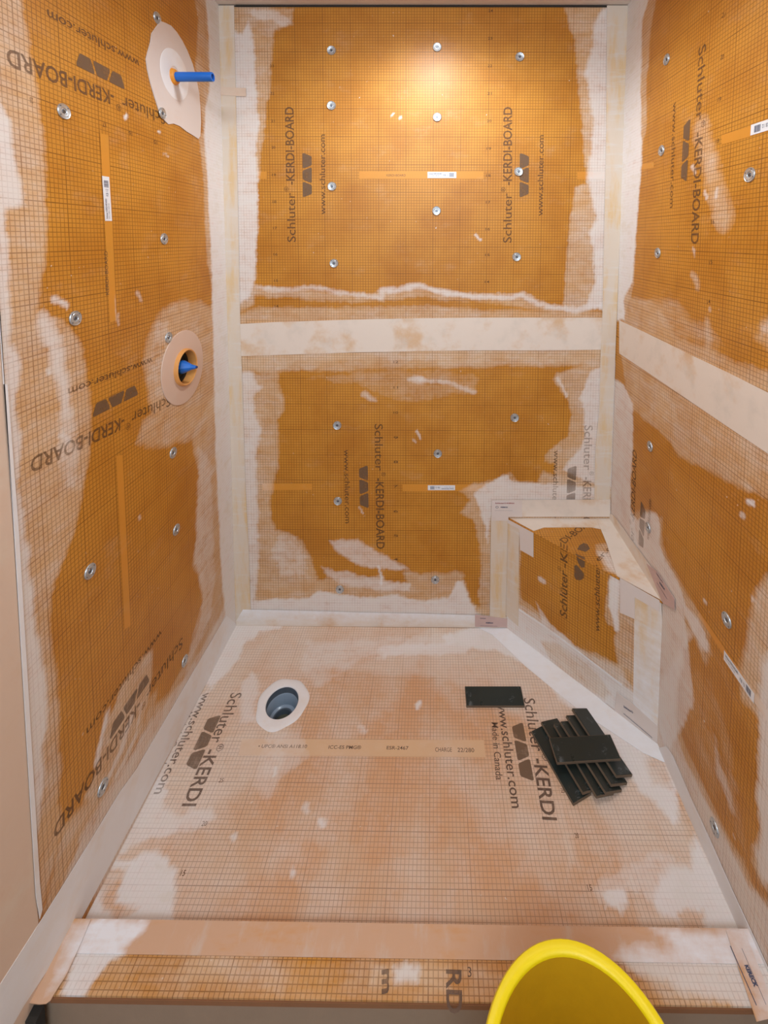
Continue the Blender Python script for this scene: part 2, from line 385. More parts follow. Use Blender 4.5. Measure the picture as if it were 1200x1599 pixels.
# ------------------------------------------------------------------ lettering
_tc = {}
def glyphs(s, bold=0.0):
    key = (s, bold)
    if key in _tc: return _tc[key]
    cu = bpy.data.curves.new('t', 'FONT'); cu.body = s; cu.size = 1; cu.offset = bold; cu.resolution_u = 3; cu.fill_mode = 'FRONT'
    ob = bpy.data.objects.new('t', cu); COL.objects.link(ob)
    dg = bpy.context.evaluated_depsgraph_get(); me = bpy.data.meshes.new_from_object(ob.evaluated_get(dg))
    vs = np.array([v.co[:] for v in me.vertices]); fs = [tuple(p.vertices) for p in me.polygons]
    bpy.data.objects.remove(ob); bpy.data.curves.remove(cu); bpy.data.meshes.remove(me)
    _tc[key] = (vs, fs); return vs, fs
CAP = glyphs('H')[0][:, 1].max()
class Print:
    """collects flat lettering on one plane and builds it as one printed block"""
    def __init__(s, plane, field, n=0.0004): s.p, s.f, s.n, s.v, s.fc = plane, field, n, [], []
    def add(s, vs, fs):
        b = sum(len(x) for x in s.v); s.v.append(np.array(vs)); s.fc += [tuple(i+b for i in f) for f in fs]
    def text(s, body, A, B, cap, bold=0.01, px=True):
        vs, fs = glyphs(body, bold)
        A = np.array(s.p.px(A) if px else A); B = np.array(s.p.px(B) if px else B)
        x0, x1 = vs[:, 0].min(), vs[:, 0].max(); d = B-A; L = np.linalg.norm(d); d = d/L; up = np.array([-d[1], d[0]])
        q = A+np.outer((vs[:, 0]-x0)/(x1-x0)*L, d)+np.outer(vs[:, 1]/CAP*cap, up)
        s.add(q, fs); return s
    def logo(s, A, B, h, px=True, flip=0):
        A = np.array(s.p.px(A) if px else A); B = np.array(s.p.px(B) if px else B); d = B-A; L = np.linalg.norm(d); d /= L; up = np.array([-d[1], d[0]])
        sh = [(-.158, 1), (.158, 1), (.172, .95), (.174, .80), (.112, .09), (.085, 0), (-.085, 0), (-.112, .09), (-.174, .80), (-.172, .95)]
        for k in range(3):
            pts = []
            for x, y in sh:
                if (k+flip) % 2: y = 1-y
                pts.append(A+d*((.165+k*.335+x)*L)+up*(y*h))
            s.add(pts, [tuple(range(len(pts)))])
        return s
    def build(s, name, mat, parent):
        q = np.vstack(s.v); co = s.p.o+np.outer(q[:, 0], s.p.U)+np.outer(q[:, 1], s.p.V)+s.p.N*s.n
        me = bpy.data.meshes.new(name); me.from_pydata(co.tolist(), [], s.fc)
        W, H = s.f(q[:, 0], q[:, 1]); at = me.color_attributes.new('film', 'FLOAT_COLOR', 'POINT')
        d = np.zeros((len(q), 4), np.float32); d[:, 0] = W; d[:, 1] = H; at.data.foreach_set('color', d.ravel())
        o = link(me, name, mat, parent); o.visible_shadow = True; return o
def block(plane, field, parent, main=None, www=None, logo=None, reg=None, made=None, cap=.030, wcap=.020, lh=.033, mat=None, brand='KERDI-BOARD', lflip=0, n=.0005, whole=None):
    P = Print(plane, field, n)
    if main:
        A, B = np.array(main[0], float), np.array(main[1], float)
        a, b = plane.px(A), plane.px(B); t = .375 if brand == 'KERDI-BOARD' else .50
        P.text('Schluter', a, a+(b-a)*(t-.005), cap*.98, .004, px=False)
        P.text('-'+brand, a+(b-a)*(t+.055), b, cap, .016, px=False)
        d = (b-a)/np.linalg.norm(b-a); up = np.array([-d[1], d[0]])
        r0 = a+(b-a)*(t+.005)+up*cap*.75; P.text('\u00ae', r0, r0+d*cap*.55, cap*.5, .002, px=False)
    if www: P.text('www.schluter.com', www[0], www[1], wcap, .008)
    if made: P.text('Made in Canada', made[0], made[1], wcap*.72, .006)
    o = P.build('printed_lettering', mat or M_INK, parent) if P.v else None
    if logo:
        Q = Print(plane, field, n); Q.logo(logo[0], logo[1], lh, flip=lflip); Q.build('printed_emblem', M_INKL, parent)
    return o

# ------------------------------------------------------------------ smear maps (outlines of the thinset wiped on each surface)
f_back = make_field(BACK, [
 ('H', .62, .012, [(350,0),(460,16),(457,38),(430,45),(426,62),(424,100),(421,140),(415,180),(409,230),(403,280),(402,340),(401,400),(399,450),(396,475),(370,490),(350,300)]),
 ('W', .75, .010, [(360,45),(378,52),(387,32),(394,60),(399,110),(403,170),(404,190),(400,220),(401,260),(403,300),(402,340),(401,400),(397,450),(388,468),(360,475)]),
 ('W', .45, .010, [(388,14),(432,17),(448,25),(456,36),(440,40),(425,30),(405,30),(395,24)]),
 ('sW', .62, .012, [(402,448),(440,453),(470,450),(490,449),(520,455),(550,460),(580,464),(597,464)], .014),
 ('sW', .70, .012, [(595,455),(620,452),(650,447),(690,455),(740,465),(790,463),(815,461),(840,472),(860,480),(905,484),(942,477)], .020),
 ('sH', .5, .014, [(380,452),(420,456),(560,466),(640,458),(780,468),(900,488)], .03),
 ('H', .55, .014, [(370,492),(400,480),(560,480),(640,477),(800,486),(948,488),(948,570),(370,580)]),
 ('H', .60, .010, [(880,8),(888,30),(896,60),(901,100),(905,140),(908,180),(912,230),(916,288),(898,292),(896,310),(892,335),(889,365),(885,400),(883,440),(880,482),(985,484),(985,5)]),
 ('W', .70, .014, [(940,15),(928,38),(926,70),(915,118),(918,135),(924,170),(926,200),(922,240),(918,280),(926,310),(931,345),(921,365),(928,400),(929,440),(914,480),(985,484),(985,5)]),
 ('H', .50, .020, [(370,575),(430,585),(450,568),(560,560),(640,563),(700,572),(770,560),(945,572),(945,540),(370,545)]),
 ('H', .28, .02, [(480,590),(560,598),(600,620),(650,627),(740,612),(748,590),(700,580),(560,580)]),
 ('sW', .5, .012, [(640,592),(668,594),(705,600),(742,612)], .012),
 ('H', .62, .014, [(360,570),(400,585),(433,584),(437,610),(444,622),(443,640),(435,655),(436,690),(436,730),(427,755),(421,785),(423,810),(432,829),(452,831),(470,845),(484,870),(492,884),(500,902),(560,904),(600,898),(640,893),(700,896),(712,893),(722,896),(728,915),(735,938),(765,960),(765,985),(360,985)]),
 ('W', .62, .014, [(375,580),(395,582),(401,600),(408,604),(397,620),(398,645),(408,670),(400,720),(403,780),(405,860),(400,930),(375,985)]),
 ('W', .62, .012, [(513,845),(530,842),(560,843),(590,862),(640,890),(600,889),(560,883),(532,866)]),
 ('W', .55, .012, [(503,884),(520,888),(545,895),(580,902),(640,912),(640,925),(540,915),(512,900)]),
 ('-H', .95, .010, [(497,848),(505,855),(525,868),(555,884),(575,900),(560,903),(520,890),(507,884),(508,905),(495,905),(490,880)]),
 ('W', .35, .02, [(440,835),(460,840),(475,870),(480,900),(440,900),(425,860)]),
 ('-H', .95, .010, [(592,888),(630,893),(636,910),(606,910)]),
 ('sW', .9, .006, [(591,885),(597,900),(595,912)], .008),
 ('W', .80, .010, [(380,938),(480,934),(500,924),(560,932),(620,930),(660,938),(700,934),(706,925),(714,907),(724,908),(728,925),(745,955),(770,970),(770,990),(380,990)]),
 ('H', .62, .012, [(718,768),(742,754),(765,751),(785,744),(796,739),(812,751),(838,752),(850,735),(870,745),(960,760),(960,985),(745,985),(752,870),(748,840),(738,812),(718,802),(734,780)]),
 ('W', .72, .010, [(758,757),(790,742),(800,750),(860,756),(950,762),(950,790),(768,790),(764,850),(756,820),(748,790),(740,772)]),
 ('H', .60, .010, [(985,560),(905,572),(872,582),(866,592),(876,610),(886,622),(893,650),(888,680),(863,700),(850,712),(852,720),(868,722),(866,745),(858,765),(985,780)]),
 ('W', .70, .010, [(985,560),(922,578),(914,600),(908,622),(913,645),(912,690),(905,705),(890,720),(880,735),(915,750),(985,770)]),
 ('sW', .6, .006, [(872,590),(880,605),(884,618)], .008), 
 ('sW', .9, .004, [(613,180),(616,176)], .007), ('sW', .9, .004, [(626,184),(629,181)], .007), ('sW', .8, .004, [(744,366),(752,373)], .007),
 ('sW', .7, .005, [(651,672),(657,684)], .009), ('sW', .6, .005, [(645,685),(650,690)], .006), ('sW', .6, .005, [(560,790),(570,805)], .004),
 ('sW', .6, .02, [(570,615),(585,625)], .012), ('sW', .5, .02, [(650,590),(662,596)], .02),
], .007)
f_left = make_field(LEFT, [
 ('H', .62, .012, [(-60,-40),(28,-40),(33,0),(43,60),(50,100),(62,160),(68,220),(70,260),(71,330),(70,410),(65,425),(60,480),(85,495),(110,510),(125,535),(133,570),(140,600),(145,660),(138,720),(128,780),(112,840),(88,900),(77,940),(78,980),(88,1030),(92,1100),(95,1200),(92,1250),(98,1290),(60,1440),(-60,1440)]),
 ('W', .78, .010, [(-60,140),(0,155),(14,185),(22,240),(34,300),(36,320),(24,326),(10,330),(12,370),(14,420),(18,500),(12,540),(30,552),(35,570),(33,600),(25,640),(35,700),(28,760),(40,830),(55,960),(72,1060),(72,1130),(66,1200),(65,1260),(60,1300),(50,1300),(-60,700)]),
 ('W', .40, .016, [(66,482),(85,500),(100,545),(105,590),(112,640),(125,690),(115,760),(100,760),(92,700),(98,640),(88,590),(78,550),(64,510)]),
 ('sW', .8, .006, [(83,467),(98,470),(106,480)], .012), ('sW', .7, .008, [(98,680),(108,690)], .012), ('sW', .8, .006, [(76,576),(79,580)], .008),
 ('H', .62, .012, [(300,-30),(310,30),(308,80),(305,110),(314,160),(318,205),(311,215),(316,260),(319,320),(322,390),(329,440),(332,500),(420,980),(420,-30)]),
 ('W', 1.0, .014, [(322,-30),(322,0),(326,60),(328,140),(322,165),(320,215),(325,300),(330,400),(333,520),(337,700),(346,900),(352,960),(330,1010),(420,1010),(400,-30)]),
 ('H', .58, .020, [(224,565),(230,530),(243,498),(255,482),(280,470),(312,472),(334,480),(340,640),(325,662),(295,685),(262,697),(228,697),(214,690),(222,660),(240,648),(230,610)]),
 ('W', .22, .02, [(245,505),(262,500),(262,560),(255,620),(245,620),(232,570)]),
 ('H', .66, .014, [(340,600),(300,682),(304,710),(310,740),(309,790),(305,850),(301,880),(312,910),(316,935),(312,975),(300,1010),(283,1045),(262,1085),(243,1100),(245,1080),(235,1090),(225,1130),(212,1165),(195,1200),(165,1238),(140,1248),(98,1292),(70,1420),(80,1500),(400,1000),(400,600)]),
 ('H', .78, .010, [(237,1014),(237,1050),(231,1100),(222,1140),(208,1168),(190,1205),(150,1248),(130,1250),(150,1205),(148,1190),(161,1130),(165,1108),(175,1115),(190,1070),(212,1035)]),
 ('sW', .75, .01, [(168,1115),(160,1150),(152,1190)], .016), ('sW', .6, .01, [(205,1120),(190,1170),(165,1225)], .020), ('sW', .5, .01, [(222,1100),(212,1150),(185,1205)], .014), ('sW', .55, .02, [(66,500),(82,540),(96,590),(104,640)], .03),
 ('W', .35, .02, [(310,700),(330,720),(335,900),(330,960),(290,1050),(300,1000),(316,935),(304,870)]),
 ('W', .5, .02, [(300,1040),(350,950),(400,900),(400,1050),(150,1400),(80,1430),(130,1300),(220,1150)]),
 ('sW', .9, .004, [(193,183),(196,181)], .008), ('sW', .8, .004, [(246,206),(248,206)], .006), ('sW', .7, .004, [(254,241),(262,245)], .005),
 ('sW', .5, .01, [(215,460),(220,468)], .012), ('sW', .5, .008, [(183,495),(186,505)], .008), ('sW', .7, .006, [(217,806),(220,808)], .007),
], .006)
f_right = make_field(RIGHT, [
 ('H', .60, .010, [(900,-40),(1030,-40),(1025,0),(1016,50),(1011,130),(1010,205),(1004,220),(1003,258),(997,320),(993,400),(990,445),(975,500),(900,500)]),
 ('W', 1.0, .014, [(900,-40),(1012,-40),(1012,5),(1004,30),(1003,60),(1001,140),(1002,200),(1002,255),(997,320),(992,395),(988,440),(976,462),(976,500),(900,500)]),
 ('H', .55, .016, [(975,450),(988,466),(1020,470),(1040,495),(1060,530),(1090,538),(1120,552),(1150,566),(1180,575),(1230,592),(1230,640),(975,520)]),
 ('H', .35, .025, [(1020,462),(1060,475),(1080,500),(1108,512),(1130,540),(1060,530),(1030,500)]),
 ('H', .35, .02, [(1185,500),(1230,490),(1230,560),(1180,530)]), ('W', .5, .02, [(1188,505),(1230,495),(1230,530),(1192,522)]),
 ('sH', .6, .014, [(1083,432),(1090,445)], .025),('sH', .5, .02, [(1105,500),(1106,540)], .02),
 ('sH', .5, .03, [(1095,200),(1110,260),(1130,340)], .06), ('sW', .7, .006, [(1100,298),(1104,308)], .010), ('sW', .6, .006, [(1120,295),(1118,308)], .009),
 ('sW', .5, .006, [(1082,260),(1086,268)], .012), ('sW', .6, .006, [(1083,385),(1085,398)], .008), ('sW', .5,.006,[(1110,482),(1111,486)],.008),
 ('H', .58, .014, [(970,540),(978,615),(990,640),(1020,665),(1048,690),(1058,710),(1090,725),(1120,742),(1160,762),(1230,792),(1230,700)]),
 ('H', .35, .025, [(1000,590),(1040,610),(1045,660),(1030,660),(1015,630)]),
 ('W', .80, .012, [(900,560),(974,600),(982,617),(989,632),(989,690),(986,745),(985,790),(992,812),(998,880),(900,880)]),
 ('W', .72, .010, [(985,800),(996,812),(1004,802),(1016,800),(1028,804),(1032,820),(1031,850),(1040,875),(1055,900),(1064,920),(1072,945),(1090,968),(1103,988),(1107,1005),(1105,1020),(1095,1012),(1082,985),(1070,960),(1085,1100),(1040,1180),(985,900)]),
 ('H', .60, .014, [(985,800),(1010,796),(1034,808),(1036,850),(1050,885),(1078,935),(1110,985),(1112,1020),(1103,1040),(1090,1010),(1080,980),(1075,1000),(1070,1020),(1062,1070),(1057,1110),(1060,1140),(1078,1180),(1098,1225),(1125,1280),(1145,1320),(1165,1345),(1178,1385),(1230,1420),(1230,1650),(1120,1500),(985,1130)]),
 ('W', .62, .018, [(1085,985),(1074,990),(1060,1060),(1053,1110),(1056,1145),(1070,1185),(1098,1240),(1128,1300),(1150,1340),(1172,1385),(1215,1420),(1215,1650),(1120,1500),(985,1130)]),
 ('W', .45, .015, [(1118,1145),(1122,1180),(1128,1200),(1140,1230),(1148,1270),(1143,1270),(1130,1235),(1118,1200)]), 
 ('H', .85, .016, [(1240,880),(1195,905),(1180,930),(1172,970),(1165,1010),(1155,1050),(1158,1090),(1170,1100),(1183,1120),(1186,1170),(1183,1230),(1187,1290),(1188,1325),(1178,1328),(1176,1345),(1185,1375),(1240,1420)]),
 ('W', .75, .016, [(1240,1000),(1190,1030),(1184,1100),(1186,1170),(1184,1230),(1188,1300),(1180,1330),(1190,1375),(1240,1420)]),
 ('sW', .9, .005, [(1168,783),(1178,788)], .012), ('sW', .6, .005, [(1158,808),(1162,806)], .01), ('sW', .7, .005, [(1099,935),(1102,938)], .008), ('sW', .7, .005, [(1175,932),(1177,938)], .008),
 ('sH', .5, .01, [(1160,752),(1172,762)], .014), ('sW', .6, .004, [(1147,1305),(1150,1315)], .004),
 ('H', .15, .03, [(1075,1040),(1110,1060),(1130,1120),(1150,1200),(1165,1330),(1140,1300),(1090,1190),(1062,1120)]),
], .006)
f_floor = make_field(FLOOR, [
 ('H', .55, .025, [(365,975),(800,980),(1050,1235),(1150,1455),(1000,1455),(960,1300),(860,1150),(700,1060),(480,1040),(440,1200),(300,1270),(100,1460)]),
 ('W', .72, .014, [(355,970),(440,976),(440,984),(405,986),(398,998),(385,1000),(372,1030),(350,1055),(330,1075),(310,1060)]),
 ('W', .55, .014, [(378,1068),(392,1048),(400,1052),(404,1080),(395,1110),(402,1128),(376,1128),(376,1090)]),
 ('W', .35, .02, [(470,1040),(478,1000),(500,1005),(520,1000),(700,990),(700,1010),(560,1030),(530,1060),(490,1075)]),
 ('W', .65, .014, [(590,1012),(640,1006),(700,1003),(735,1008),(730,1020),(650,1024),(600,1026)]),
 ('W', .85, .014, [(690,992),(750,978),(790,975),(830,1008),(880,1050),(960,1110),(1045,1180),(1060,1240),(1064,1285),(1054,1292),(1040,1270),(1018,1248),(1000,1235),(985,1210),(965,1175),(935,1135),(905,1110),(880,1100),(860,1072),(835,1048),(808,1030),(775,1018),(735,1010),(700,1006)]),
 ('-W', .7, .02, [(1008,1168),(1020,1168),(1045,1200),(1048,1228),(1020,1225),(1010,1195)]),
 ('-W', .7, .02, [(795,980),(815,1000),(840,1030),(820,1028),(800,1010)]),
 ('W', .85, .014, [(1033,1365),(1050,1358),(1070,1355),(1083,1358),(1085,1300),(1160,1450),(1160,1458),(1062,1458),(1062,1445),(1045,1440),(1030,1425),(1022,1410)]),
 ('-W', .9, .008, [(1058,1425),(1080,1422),(1105,1426),(1103,1440),(1098,1456),(1066,1456)]),
 ('W', .45, .012, [(930,1390),(950,1370),(985,1350),(1005,1348),(1020,1332),(1038,1330),(1055,1345),(1060,1390),(1030,1430),(1005,1400),(985,1395),(940,1410)]),
 ('W', .95, .008, [(945,1400),(955,1392),(975,1388),(984,1400),(982,1412),(974,1420),(970,1430),(962,1418),(945,1415)]),
 ('W', .90, .012, [(205,1340),(218,1332),(240,1326),(262,1332),(266,1350),(276,1360),(272,1400),(268,1445),(115,1445),(140,1395),(160,1352),(175,1340)]),
 ('-W', .85, .010, [(163,1352),(200,1352),(195,1375),(183,1395),(178,1412),(205,1408),(212,1420),(180,1432),(160,1420),(158,1380)]),
 ('W', .62, .014, [(230,1180),(262,1235),(256,1262),(285,1275),(300,1262),(320,1264),(332,1260),(338,1280),(310,1296),(270,1300),(205,1318),(175,1350),(150,1360)]),
 ('W', .55, .02, [(330,1075),(300,1120),(262,1195),(255,1235),(225,1235),(300,1090)]),
 ('W', .35, .02, [(418,1150),(470,1140),(480,1180),(440,1210),(420,1260),(400,1230)]),
 ('sW', .9, .006, [(651,1102),(656,1096)], .014), ('sW', .8, .006, [(429,1201),(427,1212)], .010), ('sW', .8, .006, [(452,1360),(453,1364)], .014),
 ('sW', .8, .008, [(503,1283),(506,1286)], .018), ('sW', .7, .006, [(364,1308),(368,1310)], .014), ('sW', .6, .01, [(478,1258),(480,1262)], .016),
 ('sW', .6, .01, [(565,1132),(572,1140)], .012), 
 ('H', .5, .02, [(780,1250),(870,1240),(900,1330),(880,1420),(840,1300)]),
 ('-H', .8, .02, [(470,1100),(700,1100),(870,1240),(900,1430),(480,1440),(500,1300)]),
], .009)
f_curb = make_field(CURB, [
 ('H', .35, .03, [(100,1490),(1200,1500),(1200,1575),(60,1570)]),
 ('W', .92, .008, [(140,1435),(230,1438),(232,1448),(218,1462),(190,1485),(197,1492),(180,1500),(160,1518),(145,1540),(140,1552),(125,1556),(105,1560),(95,1550),(110,1515),(125,1470)]),
 ('H', .45, .02, [(280,1495),(420,1490),(440,1520),(330,1540),(285,1530)]),
 ('W', .8, .008, [(615,1510),(655,1512),(655,1538),(620,1535)]),
 ('H', .6, .012, [(580,1508),(615,1508),(615,1540),(580,1540)]), ('H', .6, .012, [(655,1508),(705,1510),(705,1545),(655,1535)]),
 ('W', .75, .014, [(1020,1450),(1060,1452),(1190,1452),(1230,1600),(1120,1562),(1060,1545),(1040,1528),(1000,1525),(960,1490),(985,1480),(1055,1480)]),
 ('H', .7, .02, [(960,1490),(1010,1500),(1190,1452),(1230,1600),(1030,1560),(1010,1530)]),
], .007)
f_bf = make_field(BFRONT, [
 ('W', .80, .006, [(780,935),(812,951),(850,977),(900,1014),(972,1069),(1046,1120),(1050,1200),(760,985)]),
 ('-W', .92, .012, [(845,1000),(870,1003),(905,1028),(935,1055),(955,1082),(945,1092),(925,1080),(890,1058),(860,1032)]), ('H', .55, .01, [(840,995),(880,1000),(960,1075),(950,1100),(860,1035)]),
 ('H', .62, .010, [(778,800),(812,822),(814,850),(812,900),(815,935),(840,955),(880,992),(900,1010),(930,1020),(960,1035),(975,1040),(975,1120),(940,1150),(760,1000)]),
 ('W', .40, .014, [(780,940),(815,945),(850,970),(900,1010),(975,1050),(1045,1180),(1000,1170),(900,1080),(780,990)]),
 ('W', .55, .008, [(838,942),(848,955),(862,975),(890,1000),(905,1015),(880,1002),(850,985),(845,965)]),
 ('sW', .7, .008, [(845,905),(850,908)], .02),
 ('H', .62, .008, [(952,890),(970,898),(1045,930),(1060,1200),(960,1180),(966,1040),(958,1000),(962,985),(955,975),(948,975),(944,960),(946,935),(950,915)]),
 ('W', .85, .008, [(954,892),(968,900),(968,920),(966,950),(967,985),(960,985),(956,960),(950,945),(951,915)]),
 ('W', .5, .02, [(1025,940),(1050,940),(1050,1190),(1030,1170),(1032,1050)]),
], .005)
f_bs = make_field(BSEAT, [
 ('H', .5, .012, [(930,850),(955,848),(962,880),(968,900),(945,890),(935,870)]), ('W', .6, .02, [(935,862),(960,860),(970,900),(950,888)]),
], .005)

# ------------------------------------------------------------------ room shell
Y0, Y1 = -2.75, 0.0
def struct(o): o['kind'] = 'structure'; return o
wb = struct(box('wall_back', (XL-.2, .055, -.16), (XR+.2, .15, CZ+.1), M_PLASTER))
wl = struct(box('wall_left', (XL-.22, Y0, -.16), (XL-.10, .15, CZ+.1), M_PLASTER))
wr = struct(box('wall_right', (XR+.055, Y0, -.16), (XR+.17, .15, CZ+.1), M_PLASTER))
#wf = struct(box('wall_front', (XL-.22, Y0-.1, -.05), (XR+.17, Y0, CZ+.1), M_PLASTER))
ce = struct(box('ceiling', (XL-.1, Y0, CZ), (XR+.055, .055, CZ+.08), plain('ceiling_paint', (.80, .72, .66), .85, bump=.3)))
# ceiling light the shower is lit by (recessed can, out of frame)
can = empty('recessed_light', (0.0, -.42, CZ), 'round recessed ceiling light above the shower floor', 'light')
def emis():
    nt = NT('lamp_lens'); nt.b.inputs['Emission Color'].default_value = (1, .93, .84, 1); nt.b.inputs['Emission Strength'].default_value = 9
    return nt.m
keep_world(lathe('trim_ring', [(.055, -.001), (.058, -.010), (.078, -.006), (.080, 0)], M_FLANGE, mw=Matrix.Translation((0, -.42, CZ))), can)
keep_world(lathe('lens', [(0, -.004), (.054, -.004)], emis(), mw=Matrix.Translation((0, -.42, CZ))), can)

# back wall: two foam boards meeting under the horizontal tape
zj = BACK.px((660, 522))[1]
bU = surf('foam_board', BACK, XL-.03, XR+.03, zj+.001, CZ-.008, f_back, M_BOARD, wb)
bL = surf('foam_board', BACK, XL-.03, XR+.03, 0.0, zj-.001, f_back, M_BOARD, wb)
box('dark_joint', (XL+.06, -.0018, CZ-.0085), (XR-.07, .03, CZ-.001), M_DARK, wb)
strip('seam_tape', BACK, [(372,506),(430,503),(520,500),(600,498),(660,497),(740,496),(850,496),(942,496),(939,546),(850,547),(740,547),(660,548),(560,550),(470,553),(376,556)], M_TAPE, wb, n=.0003)
strip('corner_tape', BACK, [(338,9),(366,9),(369,150),(371,260),(374,420),(376,520),(379,600),(384,760),(389,860),(392,953),(366,972)], M_TAPEV, wb, n=.0014)
strip('corner_tape', BACK, [(948,9),(983,9),(967,400),(952,790),(928,790),(930,700),(936,640),(938,560),(941,490),(944,350),(947,200)], M_TAPEV, wb, n=.0014)
strip('bottom_tape', BACK, [(380,951),(480,953),(560,955.5),(660,957.5),(745,960),(792,962),(792,979),(365,976)], M_TAPE, wb, n=.0022, field=f_back)
strip('tape_remnant', BACK, [(343,136),(385,138),(385,151),(343,149)], M_MEMB, wb, n=.0025)
strip('bench_tape', BACK, [(768,780),(953,779),(953,806),(768,806)], M_TAPE, wb, n=.003)
strip('bench_tape', BACK, [(767,806),(793,806),(790,970),(765,968)], M_TAPEV, wb, n=.003)
strip('membrane_corner', BACK, [(768,780),(815.5,780),(815.5,806),(794,806),(794,812),(768,812)], M_PATCH, wb, n=.0042)
strip('membrane_corner', BACK, [(742,958),(795,965),(795,978),(742,977)], M_PINK, wb, n=.0042)
def label_marks(plane, parent, A, B, cap, n):
    P = Print(plane, NOFIELD, n); P.text('Schluter\u00ae-KERDI', A, B, cap, .03); return P.build('label_print', M_RED, parent)
label_marks(BACK, wb, (773.5,785.2), (803,785.4), .0042, .0055)
P = Print(BACK, NOFIELD, .0055); P.text('KERECK', (782,791.5), (793.5,791.7), .0045, .05); P.text('O', (774,792.3), (778.5,792.3), .0085, .0)
P.text('____________', (773,795.5), (801,795.7), .006, .0); P.build('label_print', M_BARS, wb)
P = Print(BACK, NOFIELD, .0055); P.text('Schluter', (750,964.4), (759,964.6), .0042, .02); P.text('KERDI', (759,971.5), (770,971.8), .0045, .05)
P.text('____________', (750,974.6), (777,975.8), .006, .03); P.build('label_print', M_BARS, wb)

def bar(plane, poly, field, parent, mat=M_BAR, n=.0006):
    P = [np.array(q) for q in plane.pts([poly[0], poly[1], poly[-2], poly[-1]])]   # top-left, top-right, bottom-right, bottom-left
    nx, ny = max(4, int(np.linalg.norm(P[1]-P[0])/.006)), 5; V = []; fs = []
    for j in range(ny+1):
        for i in range(nx+1):
            a, b = i/nx, j/ny; V.append((P[0]*(1-a)+P[1]*a)*(1-b)+(P[3]*(1-a)+P[2]*a)*b)
    for j in range(ny):
        for i in range(nx):
            k = j*(nx+1)+i; fs.append((k, k+nx+1, k+nx+2, k+1))
    V = np.array(V); me = bpy.data.meshes.new('plain_print_bar')
    me.from_pydata([plane.w(u, v, n) for u, v in V], [], fs); put_attrs(me, V[:, 0], V[:, 1], field)
    return link(me, 'plain_print_bar', mat, parent)
bar(BACK, [(561.5,267.5),(755.5,267.5),(755.5,279.5),(561.5,279.5)], f_back, wb)
bar(BACK, [(902,268),(948,268),(948,280),(902,280)], f_back, wb)
bar(BACK, [(402,268),(417,268),(417,279.5),(402,279.5)], f_back, wb)
bar(BACK, [(629,756),(760,756),(760,767),(629,767)], f_back, wb)
bar(BACK, [(410,755),(488,755),(488,765),(410,765)], f_back, wb)
P = Print(BACK, f_back, .0007); P.text('KERDI-BOARD', (604,275.5), (634,275.5), .008, .0); P.build('printed_lettering', M_INKL, wb)

def sticker(plane, parent, A, B, h, n=.0012, flip=False, red=False):
    """white barcode label: A -> B is the direction of its lettering (bars at the B end)"""
    a, b = plane.px(A), plane.px(B); d = b-a; L = np.linalg.norm(d); d /= L; up = np.array([-d[1], d[0]])
    q = lambda x, y: tuple(a+d*x+up*y)
    lb = strip('barcode_label', plane, [q(0, -h/2), q(L, -h/2), q(L, h/2), q(0, h/2)], M_PAPER, parent, n=n, thick=.0003, px=False)
    P = Print(plane, NOFIELD, n+.0006)
    xs = L*.76; k = 0
    for wdt, gap in ((.9, .5), (.4, .8), (1.2, .5), (.5, .5), (.9, .9), (.4, .5), (1.1, .5), (.5, .6), (1.0, .5)):
        w_ = wdt*L*.0125; P.add([q(xs, -h*.30), q(xs+w_, -h*.30), q(xs+w_, h*.34), q(xs, h*.34)], [(0, 1, 2, 3)]); xs += (wdt+gap)*L*.0125
    P.text('Schluter-KERDI-BOARD', q(L*.05, h*.08), q(L*.50, h*.08), h*.24, .01, px=False)
    P.text('12.5 x 1220 x 1625 mm', q(L*.05, -h*.22), q(L*.40, -h*.22), h*.16, 0, px=False)
    P.text('KB 12', q(L*.56, -h*.2), q(L*.72, -h*.2), h*.34, 0, px=False)
    P.build('label_print', M_BARS, lb.parent)
    return lb
sticker(BACK, wb, (668,273.3), (713,273.3), .022)
sticker(BACK, wb, (711,761.3), (668.5,761.3), .019)

block(BACK, f_back, wb, main=((462,378), (458.5,167)), www=((508.5,335), (508,210)), logo=((487.5,307), (487,240)))
block(BACK, f_back, wb, main=((799,379), (800,167)), www=((848,337), (849.5,211)), logo=((826,307), (826.5,240)))
block(BACK, f_back, wb, main=((585.5,662), (588.5,857)), www=((537.5,702), (539.5,817)), logo=((561,728), (562.5,792)))
block(BACK, f_back, wb, main=((913.5,664), (909,850)), www=((865.5,703), (862,815)), logo=((887,728), (884.5,790)), n=.0009)
def numbers(plane, field, parent, items, cap=.009):
    P = Print(plane, field, .0006)
    for s, a, b in items: P.text(s, a, b, cap, .01)
    P.build('printed_number', M_INK, parent)
numbers(BACK, f_back, wb, [(str(t), (763+i*.0-(i*.55), y+2), (770-(i*.55), y+2)) for i, (t, y) in enumerate(zip((24,23,22,21,20,19,18,17,16,15,14), (17,60,103,146,189,232,274,315.6,357.5,398,440)))])
numbers(BACK, f_back, wb, [(str(t), (615, y+2), (622, y+2)) for t, y in zip((12,11,10,9,8,7,6,5,4), (565,604.7,644,683,721,759,798,836,873))])
numbers(BACK, f_back, wb, [(str(t), (422+i*.8, y+2), (428+i*.8, y+2)) for i, (t, y) in enumerate(zip((23,22,21,20,19,18,17,16,15,14), (103,146,189,230,273,315,356,397,438,478)))])

